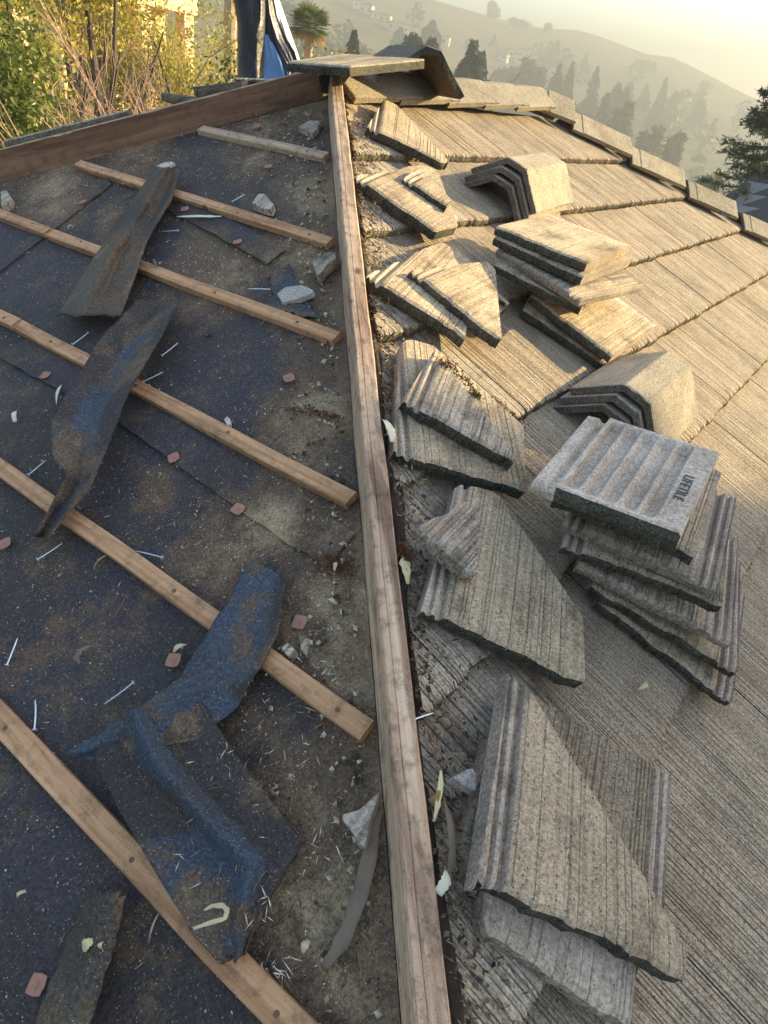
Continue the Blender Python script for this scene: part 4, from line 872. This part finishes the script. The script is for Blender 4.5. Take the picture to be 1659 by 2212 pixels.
# near, left of the house
P = at(-5, 170, 8.5); broad('leafy_tree', 'big green and yellow leafy tree at the far left', 'tree', G(P), 5.6, 1.05, 26000, .040, M_GRN, 101, low=.1, clumps=60, spread=.22)
P = at(10, 60, 10); broad('leafy_tree', 'sunlit yellow leafed tree top behind the big green tree', 'tree', G(P), 7.4, .9, 10000, .034, M_YEL, 102, low=.5, clumps=40, spread=.25)
P = at(190, 60, 13); broad('leafy_tree', 'yellow green willow like tree behind the bare shrub', 'tree', G(P), 7.6, 1.35, 16000, .040, M_YEL, 103, low=.6, clumps=60, spread=.3)
P = at(130, 120, 15); broad('leafy_tree', 'olive green tree between the yellow trees', 'tree', G(P), 8.6, 1.8, 11000, .04, M_GRN, 104, low=.55, clumps=40)
P = at(300, 140, 17); broad('leafy_shrub', 'yellowish bush in front of the cream house', 'shrub', G(P), 5.7, 1.5, 16000, .040, M_YEL, 105, low=.5, clumps=40)
P = at(455, 70, 14); broad('leafy_shrub', 'tall yellow green bush right of the cream house', 'shrub', G(P), 6.1, 1.15, 9000, .035, M_YEL, 106, low=.2, clumps=40)
P = at(500, 140, 11); broad('hedge_shrub', 'dark green hedge bush beside the wrapped chimney', 'shrub', G(P), 4.95, .8, 6000, .04, M_DKGRN, 107, low=.2, clumps=40)
P = at(620, 110, 16); broad('hedge_shrub', 'green hedge bush just right of the wrapped chimney', 'shrub', G(P), 5.1, 1.2, 5000, .05, M_OLIVE, 108, low=.2)
P = at(690, 95, 19); broad('hedge_shrub', 'green hedge bush under the fan palm', 'shrub', G(P), 5.25, 1.3, 5000, .055, M_GRN, 109, low=.2)
P = at(735, 85, 21); broad('hedge_shrub', 'russet tinted bush right of the fan palm', 'shrub', G(P), 5.5, .8, 3000, .05, M_RUSSET, 110, low=.3)
P = at(270, 160, 7.6); bare('large bare pinkish branched shrub behind the far hip board', G(P), 5.8, 201, spread=.45, n=11, depth=5)
P = at(150, 230, 7.0); bare('smaller bare shrub at the lower left behind the board', G(P), 4.8, 202, spread=.5, n=14)
P = at(370, 160, 8.5); bare('bare shrub with upright stems below the cream house', G(P), 5.4, 203, spread=.35, n=16)
P = at(465, 170, 7.5); bare('reddish bare shrub left of the wrapped chimney', G(P), 4.7, 204, spread=.4, n=14)
P = at(85, 260, 6.2); bare('pale dry twigs in the lower left corner of the trees', G(P), 4.2, 205, spread=.3, n=10)
# palms
P = at(497, 60, 24); o = empty('palm_tree', G(P)); tag(o, 'tall palm trunk rising out of the frame beside the chimney', 'palm tree'); mb = MB(); rg = random.Random(5); pts = []; rr = []
for k in range(40): pts.append((0, 0, k*.32-.3)); rr.append(.17+(.035 if k % 2 else 0))
mb.tube(pts, rr, 9)
n = NT('palm_bark', .9, .1); M_PALM = n.done(n.mix(n.noise(5, 4), (.22, .15, .10), (.5, .38, .26))); t = link('trunk', mb.mesh('trunk', M_PALM)); t.parent = o
def fan(mb, org, d, L, rg, m=0):
    d = d.normalized(); e = d.cross(Vector((0, 0, 1))).normalized(); mb.tube([org, org+d*L*.5], [.02, .012], 3, m, False); b = org+d*L*.5; n_ = e.cross(d)
    for k in range(13):
        a = -1.35+2.7*k/12; q = d*math.cos(a)+e*math.sin(a); w = q.cross(n_).normalized()*.035*L; tip = b+q*L*.62-Vector((0, 0, .12*L*rg.random())); md_ = b+q*L*.35
        mb.Fc((mb.V(b), mb.V(md_+w), mb.V(tip), mb.V(md_-w)), m)
def crownpalm(o, h, L, seed, nf=34):
    rg = random.Random(seed); mb = MB()
    for k in range(nf):
        a = rg.uniform(0, 6.28); t = rg.uniform(-.75, 1.1); fan(mb, Vector((0, 0, h)), Vector((math.cos(a)*math.cos(t), math.sin(a)*math.cos(t), math.sin(t))), L*rg.uniform(.8, 1.1), rg, 1 if t < -.45 else 0)
    k = link('crown', mb.mesh('crown', [M_GRN, M_RUSSET])); k.parent = o
crownpalm(o, 12.2, 1.5, 3)
P = at(670, 45, 34); o = empty('fan_palm', G(P)); tag(o, 'green fan palm with golden lower fronds right of the chimney', 'palm tree'); hP = P.z-o.location.z; mb = MB(); mb.tube([(0, 0, -.3), (0, 0, hP)], [.22, .18], 8); t = link('trunk', mb.mesh('trunk', M_PALM)); t.parent = o; crownpalm(o, hP-.2, .9, 8, 90)
# right: dark fir and the neighbour's roof
def fir(label, base, h, r, seed, z0):
    rg = random.Random(seed); o = empty('fir_tree', base); tag(o, label, 'conifer tree'); mb = MB(); mb.tube([(0, 0, -.5), (0, 0, h)], [.22, .03], 7); t = link('trunk', mb.mesh('trunk', M_BARK)); t.parent = o
    mb = MB()
    for k in range(120):
        f = rg.random(); z = z0+(h-z0)*f; L = r*(1-f*.85)*rg.uniform(.65, 1.1); a = rg.uniform(0, 6.28); d = Vector((math.cos(a), math.sin(a), 0)); pts = []
        for q in range(6): x = q/5; pts.append(d*L*x+Vector((0, 0, z-.35*L*x+.30*L*x*x)))
        mb.tube(pts, [.022*(1-q/6.5) for q in range(6)], 3, 1, False)
        for q in range(34):
            x = .18+.82*rg.random(); p = d*L*x+Vector((0, 0, z-.35*L*x+.30*L*x*x)); sd = Vector((rg.gauss(0, 1), rg.gauss(0, 1), rg.gauss(.1, .5)))+d*.9; sd.normalize(); tl = rg.uniform(.12, .34)*(1.15-x*.6); tip = p+sd*tl
            for w in range(7):
                y = w/7; b = p.lerp(tip, y); nd = (sd*.8+Vector((rg.gauss(0, .7), rg.gauss(0, .7), rg.gauss(0, .7)))).normalized()*.075; sw = nd.cross(Vector((rg.gauss(0, 1), rg.gauss(0, 1), 1))).normalized()*.011
                mb.Fc((mb.V(b-sw), mb.V(b+sw), mb.V(b+nd)))
    k = link('crown', mb.mesh('crown', [M_BLUEGRN, M_BARK])); k.parent = o; return o
P = at(1690, 300, 13); fir('dark fir tree reaching in at the right edge of the picture', G(P), P.z-ground(P.x, P.y)+1.2, 1.45, 301, 3.0)
nh = empty('neighbour_house', G(at(1730, 420, 15))); tag(nh, 'neighbouring house with a grey shingled hip roof at the right edge', 'house')
ap = at(1632, 383, 12.5); e1 = at(1560, 470, 11.5); ce = ap+Vector((1.6, -2.4, -.1))
mb = MB(); b0 = nh.location
A_, B_ = ap, ap+Vector((2.2, -4.2, 0)); dl = Vector((-1.5, .5, -1.25)); dr = Vector((-1.6, -6.2, -1.25)); dk = Vector((4.5, 1.5, -1.25)); dk2 = Vector((5, -7, -1.25))
C0, C1, C2, C3 = A_+dl*1.6, B_+Vector((-3.4, -1.4, -2.0)), B_+Vector((3, -3, -2)), A_+Vector((3, 2.5, -2))
def face(mb, pts, m=0): mb.Fc([mb.V(Vector(p)-b0) for p in pts], m)
face(mb, [A_, C0, C1, B_]); face(mb, [A_, B_, C2, C3]); face(mb, [A_, C3, C0]); face(mb, [B_, C1, C2])
o = link('roof', mb.mesh('roof', M_DROOF)); o.parent = nh
for k in range(1, 13):
    t = k/13; p, q = A_.lerp(C0, t), B_.lerp(C1, t); mb = MB(); nrm = (C0-A_).cross(B_-A_).normalized(); nrm = nrm if nrm.z > 0 else -nrm; dd = (C0-A_).normalized()
    M = basis(p-b0, q-p, nrm); mb.box(0, (q-p).length, -.12, .085, .004, .05, 0, M @ Matrix.Rotation(.16, 4, 'X')); t_ = link('shingle_course', mb.mesh('shingle_course', M_SHING)); t_.parent = o
mb = MB(); mb.tube([A_-b0, C0-b0], .07, 6); t_ = link('hip_cap', mb.mesh('hip_cap', M_DROOF)); t_.parent = o
mb = MB(); cs = [C0, C1, C2, C3]; cc_ = sum(cs, Vector())/4
ws = [cc_+(q-cc_)*.86 for q in cs]
for k in range(4):
    a, b = ws[k], ws[(k+1) % 4]; face(mb, [a+Vector((0, 0, .1)), b+Vector((0, 0, .1)), Vector((b.x, b.y, -5)), Vector((a.x, a.y, -5))])
o = link('wall', mb.mesh('wall', M_STUCCO)); o.parent = nh
# unseen two storey house, added to shade the near part of the roof
def box_house(name, label, cen, rz, lx, ly, hz_, wall, roofm, rh=1.2, hip=True, wins=(3, 2), group=None, over=.4, cat='house'):
    o = empty(name, cen, rz); tag(o, label, cat, group); mb = MB(); mb.box(-lx/2, lx/2, -ly/2, ly/2, -2, hz_); w = link('wall', mb.mesh('wall', wall)); w.parent = o
    mb = MB(); X, Y = lx/2+over, ly/2+over; k = min(X, Y)*.9 if hip else 0
    b = [mb.V(p) for p in ((-X, -Y, hz_), (X, -Y, hz_), (X, Y, hz_), (-X, Y, hz_))]
    if lx >= ly: r = [mb.V((-X+k, 0, hz_+rh)), mb.V((X-k, 0, hz_+rh))]; fs = ((b[0], b[1], r[1], r[0]), (b[2], b[3], r[0], r[1]), (b[1], b[2], r[1]), (b[3], b[0], r[0]), b[::-1])
    else: r = [mb.V((0, -Y+k, hz_+rh)), mb.V((0, Y-k, hz_+rh))]; fs = ((b[1], b[2], r[1], r[0]), (b[3], b[0], r[0], r[1]), (b[0], b[1], r[0]), (b[2], b[3], r[1]), b[::-1])
    for f in fs: mb.Fc(f)
    q = link('roof', mb.mesh('roof', roofm)); q.parent = o
    fl = max(1, int(hz_/2.7)); mbw = MB(); mbw.box(-.55, .55, -.03, .03, -.6, .6); wm = mbw.mesh('window', M_WHITE); mbp = MB(); mbp.box(-.47, .47, -.04, .04, -.52, .52); pm = mbp.mesh('pane', M_PANE)
    for side in range(4):
        L = lx if side % 2 == 0 else ly; D = (ly if side % 2 == 0 else lx)/2; a = side*math.pi/2; nw = max(1, int(L/2.6))
        for f in range(fl):
            for i in range(nw):
                x = (i-(nw-1)/2)*L/nw; p = Matrix.Rotation(a, 4, 'Z') @ Vector((x, -D, 1.45+2.7*f)); wo = link('window', wm); wo.parent = o; wo.location = p; wo.rotation_euler = (0, 0, a); po = link('pane', pm); po.parent = wo
    return o
sh = Vector((math.cos(SUN_AZ), math.sin(SUN_AZ), 0)); side = Vector((sh.y, -sh.x, 0))
EDGE = RP(-.42, -1.815, .08)                     # a point on the edge of the shade
cen = EDGE+sh*16+side*(6.0)
box_house('shading_house', 'unseen two storey cream house added right of the camera to shade the near roof', (cen.x, cen.y, -5), math.atan2(sh.y, sh.x), 9, 12, 11.5, M_STUCCO, M_BROOF, 1.6)
# cream house behind the shrubs
P = at(345, 100, 27); o = empty('cream_house', (P.x, P.y, ground(P.x, P.y)), math.atan2(CY-P.y, CX-P.x)+math.pi/2+.75); tag(o, 'cream stucco house with porch pillars behind the bare shrubs', 'house'); zf = P.z-ground(P.x, P.y)
mb = MB(); mb.box(-7, 1.6, 1.4, 3.2, -1, zf+5); w_ = link('wall', mb.mesh('wall', M_STUCCO)); w_.parent = o
mb = MB(); mb.box(-1.9, 1.7, 0, 1.4, zf+1.0, zf+2.1); w_ = link('porch_beam', mb.mesh('porch_beam', M_STUCCO)); w_.parent = o
for x in (-1.6, -.45, 1.35): mb = MB(); mb.box(x-.2, x+.2, .05, .45, -1, zf+1.0); w_ = link('pillar', mb.mesh('pillar', M_STUCCO)); w_.parent = o
mb = MB(); mb.box(-.1, 1.1, 1.36, 1.395, zf-1.4, zf+.6); w_ = link('door', mb.mesh('door', M_BROOF)); w_.parent = o
mb = MB(); mb.box(-7.4, 2., -.3, 3.6, zf+5.0, zf+5.5); w_ = link('roof', mb.mesh('roof', M_BROOF)); w_.parent = o
# far trees in the haze
FT = [(1025, 88, 75, 26, 'dark conifer just right of the loose arched ridge tile'), (1042, 112, 78, 20, 'shorter conifer leaning on the dark one behind the ridge'), (766, 66, 62, 18, 'small conifer above the flat apex tile'), (933, 83, 80, 12, 'small conifer tip above the arched ridge tile'), (894, 75, 85, 16, 'small conifer left of the arched ridge tile'),
      (935, 44, 190, 34, 'wide hazy conifer above the arched ridge tile'), (866, 58, 210, 22, 'hazy conifer above the flat apex tile'), (1212, 136, 170, 22, 'hazy conifer left of a taller twin above the saddle cap'), (1239, 134, 170, 18, 'hazy pointed conifer right of its twin above the saddle cap'), (1293, 143, 190, 30, 'broad hazy conifer above the hip caps'),
      (1339, 179, 180, 18, 'hazy conifer in the middle of the valley group'), (1356, 187, 175, 18, 'hazy conifer right in the middle of the valley group'), (1314, 200, 150, 18, 'lower hazy conifer in front of the valley group'), (1441, 166, 230, 20, 'tall lone pale conifer right of the valley group'), (1462, 196, 250, 18, 'pale conifer beside the tall lone one'), (1518, 214, 260, 20, 'faint conifer near the right fir'), (1365, 175, 240, 16, 'faint conifer behind the valley group'), (1400, 180, 260, 16, 'very faint conifer between the valley group and the lone one')]
protos = {}
for k, (x, y, dist, wpx, lab) in enumerate(FT):
    dist *= 1.5 if dist > 100 else 1
    T = at(x, y, dist); b = G(T); h = T.z-b.z; r = max(wpx/1454*dist*1.3, h*.24)
    conifer('conifer', lab, b, h, r, 400+k, M_BLUEGRN if dist > 70 else M_DKGRN, 1300 if dist < 100 else 800, 'conifers in the hazy valley')
BT = [(1145, 132, 170, 60, 'broad hazy tree left above the ridge caps'), (1353, 228, 130, 40, 'round hazy tree above the hip caps'), (1430, 256, 120, 60, 'broad hazy tree beyond the third hip cap'), (1476, 268, 115, 34, 'narrower hazy tree right of the broad one'), (1270, 215, 150, 50, 'hazy tree behind the saddle cap'), (1545, 375, 60, 36, 'small pale tree left of the neighbouring roof'), (1090, 140, 200, 50, 'faint tree among the hillside houses'), (1400, 290, 140, 60, 'faint round tree low in the valley')]
for k, (x, y, dist, wpx, lab) in enumerate(BT):
    dist *= 1.5 if dist > 100 else 1
    T = at(x, y, dist); b = G(T); h = T.z-b.z; broad('valley_tree', lab, 'tree', b, h, max(wpx/1454*dist*.6, 1.5), 6000, dist*.0055, M_OLIVE, 500+k, 'broad trees in the hazy valley', .3, .2, 22, .26)
T = land(1060, 40); broad('skyline_tree', 'lone leafy tree on the skyline of the hill', 'tree', T-Vector((0, 0, .5)), 11, 6, 1500, 1.2, M_OLIVE, 520, None, .5, .1)
for k, (x, y) in enumerate([(1182, 68), (1390, 148), (1402, 152), (1520, 193), (1110, 54), (1130, 58)]):
    T = land(x, y+4); broad('skyline_bush', ['low bush on the skyline above the saddle cap', 'round bush on the right skyline', 'second round bush on the right skyline', 'bush far right on the skyline', 'left bush of a pair near the lone skyline tree', 'right bush of a pair near the lone skyline tree'][k], 'bush', T-Vector((0, 0, .5)), 6, 4, 300, 1.2, M_OLIVE, 530+k, 'bushes on the skyline', .3, 0)
# woodland on the far slopes that reads as one mass
mb = MB(); rg = random.Random(77)
for k in range(420):
    az = math.radians(rg.uniform(8, 46)); r = rg.uniform(110, 470); x, y = CX+r*math.cos(az), CY+r*math.sin(az)
    if nz(x*.012, y*.012, 5) < -.05 and r > 200: continue
    if r > 330 and rg.random() < .55: continue
    z = ground(x, y); h = rg.uniform(5, 13); rad = h*rg.uniform(.28, .5); con = rg.random() < .45
    for q in range(80):
        f = rg.random(); rr = rad*((1-f)**.8 if con else math.sqrt(max(.05, 1-(2*f-1)**2)))*rg.uniform(.4, 1.1); a = rg.uniform(0, 6.28); p = Vector((x+rr*math.cos(a), y+rr*math.sin(a), z+h*f)); e = Vector((rg.gauss(0, 1), rg.gauss(0, 1), rg.gauss(0, .6))).normalized(); e2 = e.cross(Vector((rg.gauss(0, 1), rg.gauss(0, 1), rg.gauss(0, 1)))).normalized(); l = h*.12
        mb.Fc((mb.V(p-e*l), mb.V(p+e2*l*.7), mb.V(p+e*l), mb.V(p-e2*l*.7)))
tag(link('distant_woodland', mb.mesh('distant_woodland', M_OLIVE)), kind='stuff')
# far houses
HS = [(772, 18, 'highest pale house on the left hillside'), (792, 30, 'white house at the upper left hillside row'), (812, 44, 'white house in the middle of the left hillside row'), (832, 50, 'long white house at the right of the left hillside row'), (846, 66, 'white house lower on the left hillside'), (868, 72, 'white house above the flat apex tile'), (934, 92, 'small white house beside the wide hazy conifer'), (960, 98, 'small white house right of the wide hazy conifer'),
      (1082, 132, 'pale house left in the middle hillside cluster'), (1098, 122, 'pale house at the top of the middle hillside cluster'), (1112, 136, 'pale house in the centre of the middle hillside cluster'), (1130, 128, 'pale house at the right of the middle hillside cluster'), (1158, 140, 'tall pale house right of the middle hillside cluster'), (1117, 172, 'white low house under the middle hillside cluster'), (1189, 166, 'thin white house beside the hazy twin conifers')]
for k, (x, y, lab) in enumerate(HS):
    P = land(x, y); rgk = random.Random(k); dpx = (P-Vector(CAM)).length/1454
    box_house('hillside_house', lab, P, math.atan2(CY-P.y, CX-P.x)+math.pi/2+rgk.uniform(-.5, .5), dpx*rgk.uniform(16, 24), dpx*14, dpx*rgk.uniform(9, 13), M_WHITE, M_BROOF, dpx*3.5, group='pale houses on the hazy hillside', over=.5)
P = land(1423, 312); dpx = (P-Vector(CAM)).length/1454
box_house('valley_house', 'pale house with a low roof in the valley beyond the hip caps', P, math.atan2(CY-P.y, CX-P.x)+1.2, dpx*34, dpx*22, dpx*12, M_WHITE, M_DROOF, dpx*6)
